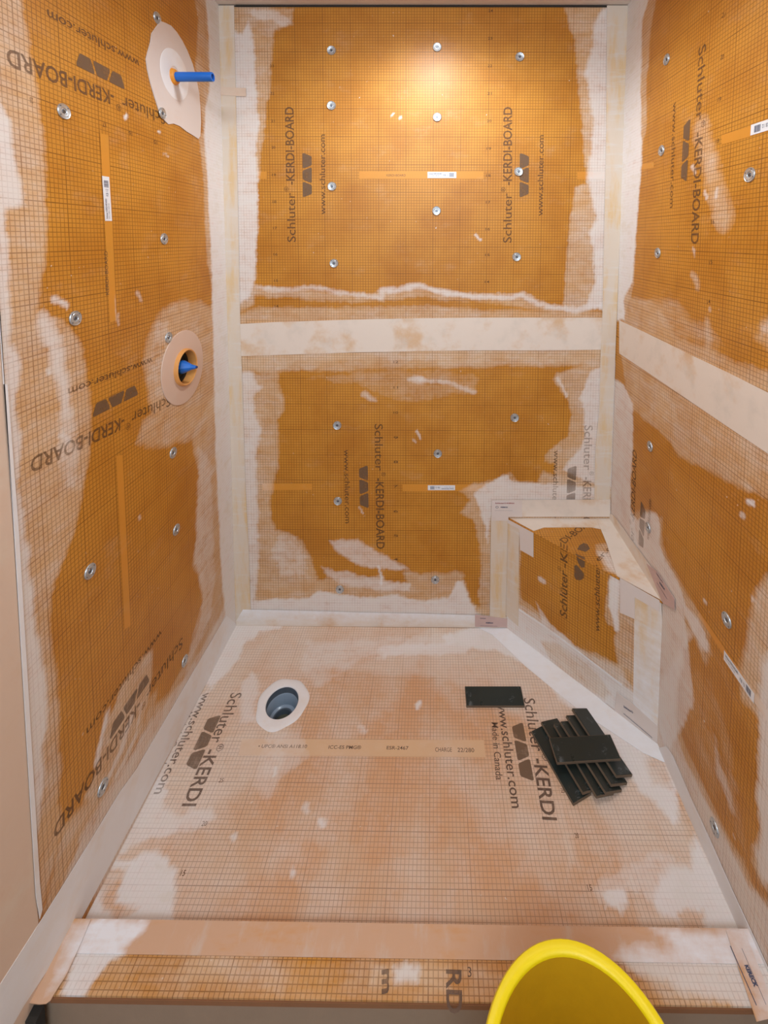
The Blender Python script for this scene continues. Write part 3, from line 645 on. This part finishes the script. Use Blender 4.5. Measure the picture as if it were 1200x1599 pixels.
# left wall: one foam board, pale membrane beyond it
yl_edge = -0.850
vc = LEFT.px((288.5, 572)); pc = LEFT.px((270, 120))
holes_l = lambda u, v: np.hypot(u-vc[0], v-vc[1]) > .062
bl = surf('foam_board', LEFT, yl_edge, 0.0, 0.0, CZ, f_left, M_BOARD, wl, keep=holes_l)
memb = surf('pale_membrane', LEFT, Y0, yl_edge+.002, -.08, CZ, NOFIELD, M_MEMB, wl, n=.0012, res=.1)
strip('membrane_edge', LEFT, [(-40,-40),(-34,0),(-10,380),(3,600),(9,600),(27,830),(60,1380),(64,1420),(60,1435),(54,1400),(20,830)], M_THIN, wl, n=.0022)
strip('wall_floor_tape', LEFT, [(353,961),(330,1000),(290,1068),(250,1137),(213,1200),(187,1236),(150,1297),(100,1378),(66,1432),(0,1535),(-70,1640),(-10,1650),(36,1570),(123,1440),(370,976)], M_THIN, wl, n=.0012)
# bar strips, sticker, lettering on the left wall
bar(LEFT, [(156,208),(169,211),(182,500),(171,504)], f_left, wl)
bar(LEFT, [(181,712),(191,710),(204,976),(194,984)], f_left, wl)
sticker(LEFT, wl, (168.8,345), (164.2,275.5), .022)
P = Print(LEFT, f_left, .0007); P.text('KERDI-BOARD', (170,460), (167.5,392), .010, .0); P.build('printed_lettering', M_INKL, wl)
block(LEFT, f_left, wl, main=((257,178), (9,74)), www=((217,94.5), (73,14)), logo=((193,120), (119,80)), cap=.030, wcap=.019, lh=.030)
block(LEFT, f_left, wl, main=((266,618), (48,715)), www=((238,558), (106,607)), logo=((214,600), (145,632)), cap=.029, wcap=.017, lh=.028)
block(LEFT, f_left, wl, main=((285,994), (84,1290)), www=((252,982), (135,1138)), logo=((232,1048), (172,1135)), cap=.030, wcap=.019, lh=.030)
# pieces around the shower pipe and the valve
strip('membrane_patch', LEFT, [(236,52),(243,42),(250,33),(258,36),(266,40),(275,50),(284,64),(292,80),(300,100),(305,118),(310,145),(312,165),(313,190),(312,212),(309,217),(300,211),(290,205),(280,197),(270,193),(262,194),(254,186),(247,172),(240,150),(234,130),(229,108),(227,92),(230,80),(234,66)], M_PATCH, wl, n=.0004, thick=.0022)

# right wall: two boards
zr = RIGHT.px((1000, 545))[1]
surf('foam_board', RIGHT, 0.0, 1.0, zr+.001, CZ, f_right, M_BOARD, wr)
surf('foam_board', RIGHT, 0.0, 1.0, 0.0, zr-.001, f_right, M_BOARD, wr)
surf('pale_membrane', RIGHT, .98, -Y0, -.08, CZ, NOFIELD, M_MEMB, wr, n=.0012, res=.1)
strip('seam_tape', RIGHT, [(968,500),(976,504),(1010,520),(1075,552),(1140,583),(1200,613),(1260,644),(1260,748),(1200,708),(1140,668),(1075,624),(1010,580),(974,556),(968,552)], M_TAPE, wr, n=.0004)
bar(RIGHT, [(1128,211),(1260,170),(1260,188),(1128,226)], f_right, wr)
bar(RIGHT, [(1003.5,256),(1022,253),(1022,262),(1003,265)], f_right, wr)
bar(RIGHT, [(1090,960),(1094,956),(1240,1168),(1240,1190)], f_right, wr)
sticker(RIGHT, wr, (1245,181), (1174,203.5), .022)
sticker(RIGHT, wr, (1132,1022.5), (1179,1091), .022)
block(RIGHT, f_right, wr, main=((1092,75), (1080,381)), www=((1052,161), (1047,325)), logo=((1069,191), (1063.5,283)), cap=.031, wcap=.019, lh=.030)
block(RIGHT, f_right, wr, main=((988.5,900), (995,706)), www=((1014,845), (1018,782)), logo=((1005,860), (1009,793)), cap=.028, wcap=.017)
numbers(RIGHT, f_right, wr, [(str(t), (x-1.5, y+2), (x+3.5, y+1)) for t, x, y in ((21,1129,26),(20,1127,91),(19,1123,157),(18,1120,222),(16,1113,348),(15,1110,411),(14,1107,473))], .010)
numbers(LEFT, f_left, wl, [(str(t), (x+3, y-2), (x-2, y-3.5)) for t, x, y in ((23,48,155),(17,162,194),(16,203,208),(15,242,222))], .010)
strip('wall_floor_tape', RIGHT, [(1042,1165),(1052,1180),(1080,1245),(1110,1310),(1150,1400),(1185,1475),(1230,1575),(1230,1620),(1147,1453),(1083,1302),(1030,1168)], M_THIN, wr, n=.0014)

# floor
dc = FLOOR.px((441, 1098))
fl = struct(surf('floor', FLOOR, XL, XR, -.78, 0.0, f_floor, M_FLOOR, keep=lambda u, v: np.hypot(u-dc[0], v-dc[1]) > .060, res=.005))
struct(box('floor', (XL-.1, Y0, -.14), (XR+.055, -.80, -.080), M_DOORFLOOR))
bar(FLOOR, [(378,1154),(756,1156),(759,1183),(372,1180)], f_floor, fl, M_FBAR)
P = Print(FLOOR, f_floor, .0007)
P.text('\u2022 UPC\u00ae ANSI A118.10', (403,1168), (479,1168.5), .0085, .01); P.text('ICC-ES PMG\u00ae', (513,1169.5), (564,1170), .0085, .01)
P.text('ESR-2467', (604,1170.5), (638,1171), .0085, .01); P.text('CHARGE', (680,1174), (706,1174.3), .0105, .0); P.text('22/280', (715,1174.5), (741,1175), .0105, .0)
P.build('printed_lettering', M_INKF, fl)
block(FLOOR, f_floor, fl, main=((818,1090), (848,1280)), www=((777,1096), (800,1262)), made=((768,1128), (775,1218)), logo=((799,1130), (814,1218)), cap=.036, wcap=.027, lh=.036, mat=M_INKF, brand='KERDI')
block(FLOOR, f_floor, fl, main=((362,1082), (284,1259)), www=((318,1082), (240,1240)), made=((292,1112), (246,1200)), logo=((327,1118), (288,1200)), cap=.036, wcap=.026, lh=.036, mat=M_INKF, brand='KERDI')
numbers(FLOOR, f_floor, fl, [('25', (341,1222), (348,1222)), ('20', (314,1290), (322,1290)), ('15', (281,1368), (288,1368)), ('25', (877,1238), (883,1238)), ('20', (899,1309), (905,1309)), ('15', (919,1391), (926,1391))], .0095)
strip('perimeter_tape', FLOOR, [(792,978),(812,990),(900,1062),(960,1110),(1040,1172),(1050,1192),(1036,1190),(1005,1176),(905,1110),(820,1040),(770,992),(745,979)], M_THIN, fl, n=.0004, field=f_floor)

# curb
cin, cfr = CURB.px((600, 1443))[1], CURB.px((600, 1562))[1]
curb = struct(surf('trim_1', CURB, XL, XR, cfr, cin, f_curb, M_BOARD, thick=.012, res=.005, snap=None))
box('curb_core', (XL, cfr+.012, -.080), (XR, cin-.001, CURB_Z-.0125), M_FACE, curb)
box('cut_edge', (XL+.03, cfr-.0015, CURB_Z-.016), (XR, cfr+.012, CURB_Z-.004), M_EDGE, curb, bev=.001)
tf = surf('curb_tape', CURB, XL, XR, CURB.px((600, 1497))[1], cin+.0005, f_curb, M_TAPEF, curb, n=.0014, thick=.001, res=.008)
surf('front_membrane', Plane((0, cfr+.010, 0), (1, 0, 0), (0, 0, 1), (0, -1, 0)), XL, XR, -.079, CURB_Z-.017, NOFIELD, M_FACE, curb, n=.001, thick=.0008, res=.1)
strip('end_tape', CURB, [(108,1437),(142,1438),(128,1472),(104,1525),(84,1556),(79,1565),(72,1570),(62,1571),(40,1568),(30,1566),(62,1511)], M_TAPEF, curb, n=.0028, thick=.0012, field=f_curb)
strip('end_tape', CURB, [(1134,1455),(1163,1456),(1205,1560),(1215,1590),(1182,1598)], M_TAPEF, curb, n=.0028, thick=.0012, field=f_curb)
P = Print(CURB, NOFIELD, .0045); P.text('____________', (1142,1480), (1183,1573), .010, .03); P.text('KERECK', (1163,1510), (1179,1545), .007, .06); P.text('____________', (1160,1484), (1198,1572), .010, .0)
P.build('label_print', M_BARS, curb)
P = Print(CURB, f_curb, .0008); P.text('m', (597,1515), (597,1553), .019, .03); P.build('printed_lettering', M_INKF, curb)
P = Print(CURB, f_curb, .0008); P.text('RD', (697.5,1514), (698,1583), .029, .02); P.build('printed_lettering', M_INKF, curb)
P = Print(CURB, f_curb, .0008); P.text('3', (731,1526), (737,1526), .012, .0); P.build('printed_number', M_INKF, curb)
jd = struct(box('trim_2', (XL+.0015, cfr-.022, -.080), (XL+.022, cfr-.004, .030), M_DARK))

# ------------------------------------------------------------------ washers and screws (one mesh pair, shared)
def washer_meshes():
    R = .0158
    prof = [(0.0042, .0006), (.0062, .0004), (.0070, .0018), (.0105, .0024), (.0112, .0018), (.0140, .0020), (.0150, .0026), (R, .0014), (R, 0)]
    a = lathe('fastening_washer', prof, M_ZINC, seg=28).data
    bm = bmesh.new()
    bmesh.ops.create_cone(bm, cap_ends=True, segments=16, radius1=.0046, radius2=.0036, depth=.0012)
    for v in bm.verts: v.co.z += .0012
    for ang in (0, math.pi/2):                                # cross recess drawn as two proud dark ribs
        g = bmesh.ops.create_cube(bm, size=1, matrix=Matrix.Rotation(ang+.6, 4, 'Z') @ Matrix.Translation((0, 0, .0019)) @ Matrix.Diagonal((.0052, .0011, .0006, 1)))
    for k in range(4):                                        # punched holes of the plate
        aa = k*math.pi/2+.35
        bmesh.ops.create_cone(bm, cap_ends=True, segments=8, radius1=.0013, radius2=.0013, depth=.0006, matrix=Matrix.Translation((.0125*math.cos(aa), .0125*math.sin(aa), .0022)))
    me = bpy.data.meshes.new('screw_head'); bm.to_mesh(me); bm.free(); me.materials.append(M_SCREW)
    for o in list(bpy.data.objects):
        if o.data == a: bpy.data.objects.remove(o)
    return a, me
WM, SM = washer_meshes()
def washers(plane, parent, pts, n=.0004):
    for p in pts:
        u, v = plane.px(p); o = bpy.data.objects.new('fastening_washer', WM); COL.objects.link(o)
        Rm = Matrix((plane.U, plane.V, plane.N)).transposed().to_4x4() @ Matrix.Rotation(random.random()*6.28, 4, 'Z')
        tilt = Matrix.Rotation(random.uniform(-.05, .05), 4, 'X')
        o.matrix_world = Matrix.Translation(plane.w(u, v, n)) @ Rm @ tilt; mw = o.matrix_world.copy(); o.parent = parent; o.matrix_world = mw
        s = bpy.data.objects.new('screw_head', SM); COL.objects.link(s); s.parent = o
washers(BACK, wb, [(518,79),(518,165),(519,291),(522,411),(683,74),(683,183),(682,329),(812,89),(810,268),(807,401),
                   (527,664),(528,782),(531,920),(804,652),(684,708),(680,905)], .0009)
washers(LEFT, wl, [(245,28),(99,174),(256,373),(117,497),(263,527),(270,707),(275,827),(140,892),(288,1032),(160,1229)])
washers(LEFT, wl, [(252,177)], .003)
washers(RIGHT, wr, [(1042,93),(1034,235),(1028,395),(1172,273),(1016,697),(1136,968),(1013,824),(1117,1292)])

# ------------------------------------------------------------------ corner bench
bench = empty('corner_bench', (.52, -.15, 0), 'triangular orange foam corner bench between the back and right walls', 'bench')
def bobj(o): keep_world(o, bench); return o
ov = .010                                                    # the seat board overhangs the front panel edge a little
def seat_snap(U, V): return U, V
# seat: fine strip-mapped triangle
def tri_surf(name, z, field, mat, thick):
    nu = 90; vs = []; fs = []; U = []; V = []
    A = np.array([BA[0]-.002, -.0005]); C = np.array([XR-.0005, -.0005]); Bp = np.array([XR-.0005, BB[1]-.002])
    n = nu
    idx = {}
    for i in range(n+1):
        for j in range(n+1-i):
            q = C+(A-C)*i/n+(Bp-C)*j/n; idx[i, j] = len(vs); vs.append((q[0], q[1], z)); U.append(q[0]); V.append(q[1])
    for i in range(n):
        for j in range(n-i):
            fs.append((idx[i, j], idx[i+1, j], idx[i, j+1]))
            if j < n-i-1: fs.append((idx[i+1, j], idx[i+1, j+1], idx[i, j+1]))
    bd = [idx[i, 0] for i in range(n)]+[idx[n-j, j] for j in range(n)]+[idx[0, n-j] for j in range(n)]
    base = len(vs)
    for b in bd: vs.append((vs[b][0], vs[b][1], z-thick)); U.append(U[b]); V.append(V[b])
    m = len(bd)
    for k in range(m): fs.append((bd[k], bd[(k+1) % m], base+(k+1) % m, base+k))
    me = bpy.data.meshes.new(name); me.from_pydata(vs, [], fs)
    bm = bmesh.new(); bm.from_mesh(me); bmesh.ops.recalc_face_normals(bm, faces=bm.faces)
    if max(bm.faces, key=lambda f: f.calc_center_median().z).normal.z < 0: bmesh.ops.reverse_faces(bm, faces=bm.faces)
    bm.to_mesh(me); bm.free()
    put_attrs(me, np.array(U), np.array(V), field)
    return link(me, name, mat)
seat = bobj(tri_surf('seat', BZ, f_bs, M_BOARD, .003))
front = bobj(surf('front_panel', BFRONT, 0.004, BLEN-.004, .0015, BZ-.0034, f_bf, M_BOARD, None, n=0.0, thick=.012, res=.004))
bobj(strip('seat_tape', BSEAT, [(791,806.5),(947,804),(954,813),(962,826),(945,828),(925,824),(850,824),(834,829.5)], M_TAPE, n=.0004))
bobj(strip('seat_tape', BSEAT, [(930,806),(949,804),(1034,938.5),(1008,924.5),(964,900.6),(948,850)], M_TAPE, n=.0016))
bobj(strip('side_tape', BFRONT, [(790.5,812),(812,822),(811,862),(811,930),(810,978),(788,958)], M_TAPEV, n=.0004))
bobj(strip('membrane_corner', BFRONT, [(793,810),(834,832),(834,870),(813,858),(812,826),(793,816)], M_PATCH, n=.0016))
bobj(strip('side_tape', BFRONT, [(992,919),(1033,940),(1046,1160),(1036,1178),(989,1130)], M_TAPEV, n=.0004, field=f_bf))
bobj(strip('membrane_corner', BFRONT, [(969,902),(1031,937),(1031,955),(992,932),(992,966),(969,956)], M_PATCH, n=.0016))
bobj(strip('bottom_tape_edge', BFRONT, [(811,950),(850,976),(900,1013),(972,1068),(971.5,1070.5),(900,1015.5),(850,978.5),(811,952.5)], M_THIN, n=.0008))
bobj(strip('membrane_corner', BFRONT, [(964,1080),(989,1098),(1035,1140),(1045,1180),(1010,1160),(960,1113)], M_PATCH, n=.0016))
P = Print(BFRONT, NOFIELD, .0036); P.text('Schluter\u00ae', (975,1103), (990,1113), .006, .03); P.text('____________', (975,1112), (1020,1150), .012, .02); bobj(P.build('label_print', M_BARS, None))
P = Print(BFRONT, f_bf, .0005)
P.text('Schl\u00fcter', (886,967), (886.5,893), .026, .014); P.text('-KE', (886.5,889), (886.8,852), .026, .016); P.text('\u00ae', (877,893), (877.2,886), .013, .0)
bobj(P.build('printed_lettering', M_INK, None)); P = Print(BFRONT, f_bf, .0005)
P.text('www.schlueter', (937,988), (937,884), .0175, .012)
bobj(P.build('printed_lettering', M_INK, None))
P = Print(BFRONT, f_bf, .0005); P.add([BFRONT.px(q) for q in ((899,864),(914,870),(913.5,886),(908,886),(903,878))], [(0, 1, 2, 3, 4)])
P.add([BFRONT.px(q) for q in ((897.5,883),(901,882),(912.5,895),(912.5,903),(907,906),(900,905),(897.3,900))], [(0, 1, 2, 3, 4, 5, 6)])
bobj(P.build('printed_emblem', M_INKL, None))
P = Print(BSEAT, f_bs, .0006); P.text('DI-BOA', (883,849), (920,821), .024, .012); bobj(P.build('printed_lettering', M_INK, None))
P = Print(BSEAT, f_bs, .0006); P.text('er.c', (936,877), (956,857), .017, .01); bobj(P.build('printed_lettering', M_INK, None))
P = Print(BSEAT, f_bs, .0006); P.add([BSEAT.px(q) for q in ((902,858),(905,852),(912,848),(918,850),(922,857),(915,862),(908,860))], [tuple(range(7))]); bobj(P.build('printed_emblem', M_INKL, None))
RB = Plane((XR, 0, 0), (0, -1, 0), (0, 0, 1), (-1, 0, 0))
strip('bench_tape', RIGHT, [(950,800),(960,805),(1000,860),(1050,928),(1055,950),(1034,938),(985,860),(950,806)], M_TAPE, wr, n=.0022)
strip('membrane_corner', RIGHT, [(1012,880),(1028,892),(1056,935),(1056,952),(1038,942)], M_PINK, wr, n=.0034)
P = Print(RIGHT, NOFIELD, .0048); P.text('Schluter\u00ae', (1028,896), (1038,911), .005, .02); P.text('KERDI', (1033,911), (1041,922), .005, .06); P.text('_________', (1029,909), (1045,935), .008, .03)
P.build('label_print', M_BARS, wr)

# ------------------------------------------------------------------ shower pipe, valve, drain
def on_left(u, v, n=0.0): return Matrix.Translation(LEFT.w(u, v, n)) @ Matrix(((0, 0, 1, 0), (1, 0, 0, 0), (0, 1, 0, 0), (0, 0, 0, 1)))
pipe = empty('shower_pipe', LEFT.w(pc[0], pc[1], 0), 'blue capped pipe stub sticking out of the upper left wall through an orange seal', 'pipe')
PT = .0030
mwp = on_left(pc[0], pc[1])
keep_world(lathe('tube', [(0, .111), (.0085, .111), (.0085, .1165), (.0125, .1165), (.0132, .114), (.0134, .05), (.0136, .010), (.0136, -.03)], M_BLUE, mw=mwp, seg=32), pipe)
keep_world(lathe('bore', [(0, .1122), (.0084, .1122)], M_BLUE_D, mw=mwp, seg=24), pipe)
keep_world(lathe('rubber_seal', [(.0136, .012), (.017, .012), (.021, .009), (.0235, PT), (.0245, .0005)], M_ORP, mw=mwp, seg=32), pipe)
pcl = LEFT.px((272, 117))
keep_world(lathe('sealing_collar', [(.024, .0030), (.030, .0042), (.064, .0040), (.070, .0032), (.072, .0006)], M_THIN, mw=on_left(pcl[0], pcl[1]), seg=56), pipe)
for me in [c.data for c in pipe.children if c.name.startswith('sealing_collar')]:
    U = np.array([v.co.y for v in me.vertices]); V = np.array([v.co.z for v in me.vertices]); put_attrs(me, U, V, NOFIELD)

valve = empty('shower_valve', LEFT.w(vc[0], vc[1], 0), 'round beige collar with orange sleeve and blue capped valve in the left wall', 'valve')
mwv = on_left(vc[0]-.008, vc[1])
col = lathe('sealing_collar', [(.053, .0045), (.060, .0038), (.108, .0032), (.111, .0026), (.1115, .0004)], M_COLLAR, mw=mwv, seg=64); keep_world(col, valve)
put_attrs(col.data, np.array([v.co.y for v in col.data.vertices]), np.array([v.co.z for v in col.data.vertices]), NOFIELD)
keep_world(lathe('orange_sleeve', [(.0500, -.016), (.0500, .014), (.0525, .0155), (.0555, .013), (.0565, .004)], M_ORPD, mw=mwv, seg=64), valve)
keep_world(lathe('cavity_back', [(0, -.014), (.0500, -.014)], M_BLACK, mw=mwv, seg=40), valve)
keep_world(lathe('valve_body', [(0, -.008), (.022, -.008), (.028, -.010), (.030, -.0138)], M_BLACK, mw=mwv, seg=32), valve)
keep_world(lathe('mount_plate', [(.036, -.0115), (.0495, -.012), (.0495, -.0138)], M_BLACK, mw=mwv, seg=32), valve)
keep_world(lathe('blue_cap', [(0, .040), (.0045, .040), (.0060, .034), (.0085, .025), (.0160, .010), (.0200, .002), (.0205, -.003), (.0185, -.0085)], M_BLUE, mw=mwv, seg=12, smooth=False), valve)
keep_world(lathe('cap_tip', [(0, .0435), (.0035, .043), (.0046, .040), (.0046, .036)], M_BLUE_D, mw=mwv, seg=12), valve)

drain = empty('shower_drain', (dc[0], dc[1], 0), 'open round floor drain with grey pipe in a white flange at the back left', 'drain')
mwd = Matrix.Translation((dc[0], dc[1], 0))
fr = lathe('drain_flange', [(.0500, .0010), (.0515, .0036), (.0560, .0044), (.0700, .0038), (.0760, .0030), (.0800, .0010), (.0808, .0002)], M_THIN, mw=mwd, seg=64)
for v in fr.data.vertices:                                   # hand-smeared outer edge
    d = Vector((v.co.x-dc[0], v.co.y-dc[1])); 
    if d.length > .06:
        k = 1+.035*math.sin(3*math.atan2(d.y, d.x)+.8)+.02*math.sin(7*math.atan2(d.y, d.x)); v.co.x = dc[0]+d.x*k; v.co.y = dc[1]+d.y*k
put_attrs(fr.data, np.array([v.co.x for v in fr.data.vertices]), np.array([v.co.y for v in fr.data.vertices]), NOFIELD); keep_world(fr, drain)
keep_world(lathe('drain_body', [(.0500, .0012), (.0498, -.018), (.0485, -.020)], M_PVC, mw=mwd, seg=56), drain)
keep_world(lathe('drain_pipe', [(.0488, -.018), (.0465, -.021), (.0420, -.052), (.0320, -.058), (.0315, -.058)], M_PVCL, mw=mwd, seg=56), drain)
keep_world(lathe('trap_pipe', [(.0330, -.058), (.0315, -.052), (.0275, -.052), (.0260, -.057), (.0260, -.078), (0, -.079)], M_PVC, mw=mwd, seg=48), drain)
keep_world(lathe('drain_water', [(0, -.068), (.0258, -.068)], M_TRAP, mw=mwd, seg=32), drain)

# ------------------------------------------------------------------ loose tiles
TL, TW, TT = .187, .062, .0070
def tile_mesh():
    bm = bmesh.new(); bmesh.ops.create_cube(bm, size=1)
    for v in bm.verts: v.co = Vector((v.co.x*TL, v.co.y*TW, (v.co.z+.5)*(TT-.0012)))
    bmesh.ops.bevel(bm, geom=[e for e in bm.edges if abs(e.verts[0].co.z-e.verts[1].co.z) > .004], offset=.0010, segments=1, affect='EDGES')
    body = bpy.data.meshes.new('clay_body'); bm.to_mesh(body); bm.free(); body.materials.append(M_TBODY)
    bm = bmesh.new(); bmesh.ops.create_cube(bm, size=1)
    for v in bm.verts: v.co = Vector((v.co.x*TL*.998, v.co.y*TW*.994, TT-.0022+(v.co.z+.5)*.0022))
    bmesh.ops.bevel(bm, geom=[e for e in bm.edges if e.verts[0].co.z > TT-.0005 and e.verts[1].co.z > TT-.0005], offset=.0013, segments=2, affect='EDGES')
    gl = bpy.data.meshes.new('glaze'); bm.to_mesh(gl); bm.free(); gl.materials.append(M_TILE)
    return body, gl
TB, TG = tile_mesh()
def tile(center, ang, label, roll=0.0, pitch=0.0, group='loose dark tiles on the shower floor'):
    t = bpy.data.objects.new('dark_tile', None); COL.objects.link(t); t.empty_display_size = .03
    t.matrix_world = Matrix.Translation(center) @ Matrix.Rotation(ang, 4, 'Z') @ Matrix.Rotation(roll, 4, 'X') @ Matrix.Rotation(pitch, 4, 'Y')
    tag(t, label, 'tile', group)
    for nm, me in (('clay_body', TB), ('glaze', TG)):
        o = bpy.data.objects.new(nm, me); COL.objects.link(o); o.parent = t
    return t
def fpt(p, z=0.0): return hit(p, 2, z)
c = (fpt((727,1072), .008)+fpt((820,1103), .003))/2
a0 = fpt((728.5,1102), .004); b0 = fpt((820.5,1102), .004)
tile((c[0]-.001, c[1], .0006), math.atan2(b0[1]-a0[1], b0[0]-a0[0]), 'single dark green tile lying alone to the left of the fanned tile stack')
# fanned tiles: (upper-left corner, lower-left corner) of each
fan = [((830.5,1142.5), (895,1254), 'lowest bluish dark tile flat on the floor at the left end of the fan'),
       ((845,1127.5), (910,1238), 'dark tile second from the left of the fan, leaning on the lowest bluish tile'),
       ((866,1133), (929.5,1240.5), 'dark tile third from the left of the fan under the crosswise tile'),
       ((875.5,1128), (944.5,1236), 'dark tile fourth from the left of the fan, in the middle'),
       ((884.5,1118.5), (953.5,1224), 'dark tile second from the right of the fan, beside the farthest reaching one'),
       ((893.5,1107), (962,1211), 'dark tile at the right end of the fan, reaching farthest back')]
h = 0.0; hmax = 0.0; prev = None; FANLOG = []
for i, (pu, pl, lab) in enumerate(fan):
    if i == 0: h = 0.0
    z = h+TT+.0005
    A = fpt(pu, z); B = fpt(pl, z); d = (A-B)[:2]; d /= np.linalg.norm(d); ctr_edge = (A[:2]+B[:2])/2
    rt = np.array([d[1], -d[0]])                              # toward the right of the tile
    if prev is not None:
        pch = min(float(np.dot(A[:2]-prev[3], prev[1])), float(np.dot(B[:2]-prev[4], prev[1])), float(np.dot(ctr_edge-prev[0], prev[1]))); h = max(prev[2]*(1-min(pch, TW)/TW)+TT*1.05, TT*TW/max(pch, .018))*1.07+.0014; FANLOG.append((i, pch, h))
        z = h+TT; A = fpt(pu, z); B = fpt(pl, z); d = (A-B)[:2]; d /= np.linalg.norm(d); ctr_edge = (A[:2]+B[:2])/2; rt = np.array([d[1], -d[0]])
    roll = math.asin(min(.5, h/TW))
    cc = ctr_edge+rt*(TW/2*math.cos(roll)); cz = TW/2*math.sin(roll)+.0008
    # local x along d, local y = left of d ( = -rt ); left edge raised
    tile((cc[0]+rt[0]*0, cc[1], cz), math.atan2(d[1], d[0]), lab, roll=roll)
    prev = (ctr_edge, rt, h, A[:2].copy(), B[:2].copy()); hmax = max(hmax, h)
zt = hmax+TT+.0030
A = fpt((857.5,1154), zt+TT); B = fpt((955,1145), zt+TT); C_ = fpt((869,1193.5), zt+TT); D_ = fpt((970,1181), zt+TT)
cc = (A+B+C_+D_)/4; dd = (B-A)+(D_-C_)
tile((cc[0], cc[1], zt), math.atan2(dd[1], dd[0]), 'dark tile lying crosswise on top of the fanned tiles', pitch=.05)

# ------------------------------------------------------------------ yellow bucket
bc = (.216, -1.099); BH = .418
bucket = empty('bucket', (bc[0], bc[1], -.08), 'yellow plastic bucket with a thick rim standing in front of the curb', 'bucket')
mwb = Matrix.Translation((bc[0], bc[1], -.0795))
R1 = .150; R0 = .117
rr = lambda z, off=0: R0+(R1-.012-R0)*z/BH+off
keep_world(lathe('bucket_body', [(0, .001), (R0-.006, .001), (R0, .006), (rr(.12), .12), (rr(BH-.06), BH-.06), (rr(BH-.012), BH-.012)], M_YEL, mw=mwb, seg=72), bucket)
keep_world(lathe('rim', [(R1-.0185, BH-.020), (R1-.0180, BH-.003), (R1-.016, BH-.0005), (R1-.009, BH+.001), (R1-.003, BH), (R1, BH-.004), (R1, BH-.022), (R1-.006, BH-.030), (R1-.010, BH-.012)], M_YEL, mw=mwb, seg=72, closed=True), bucket)
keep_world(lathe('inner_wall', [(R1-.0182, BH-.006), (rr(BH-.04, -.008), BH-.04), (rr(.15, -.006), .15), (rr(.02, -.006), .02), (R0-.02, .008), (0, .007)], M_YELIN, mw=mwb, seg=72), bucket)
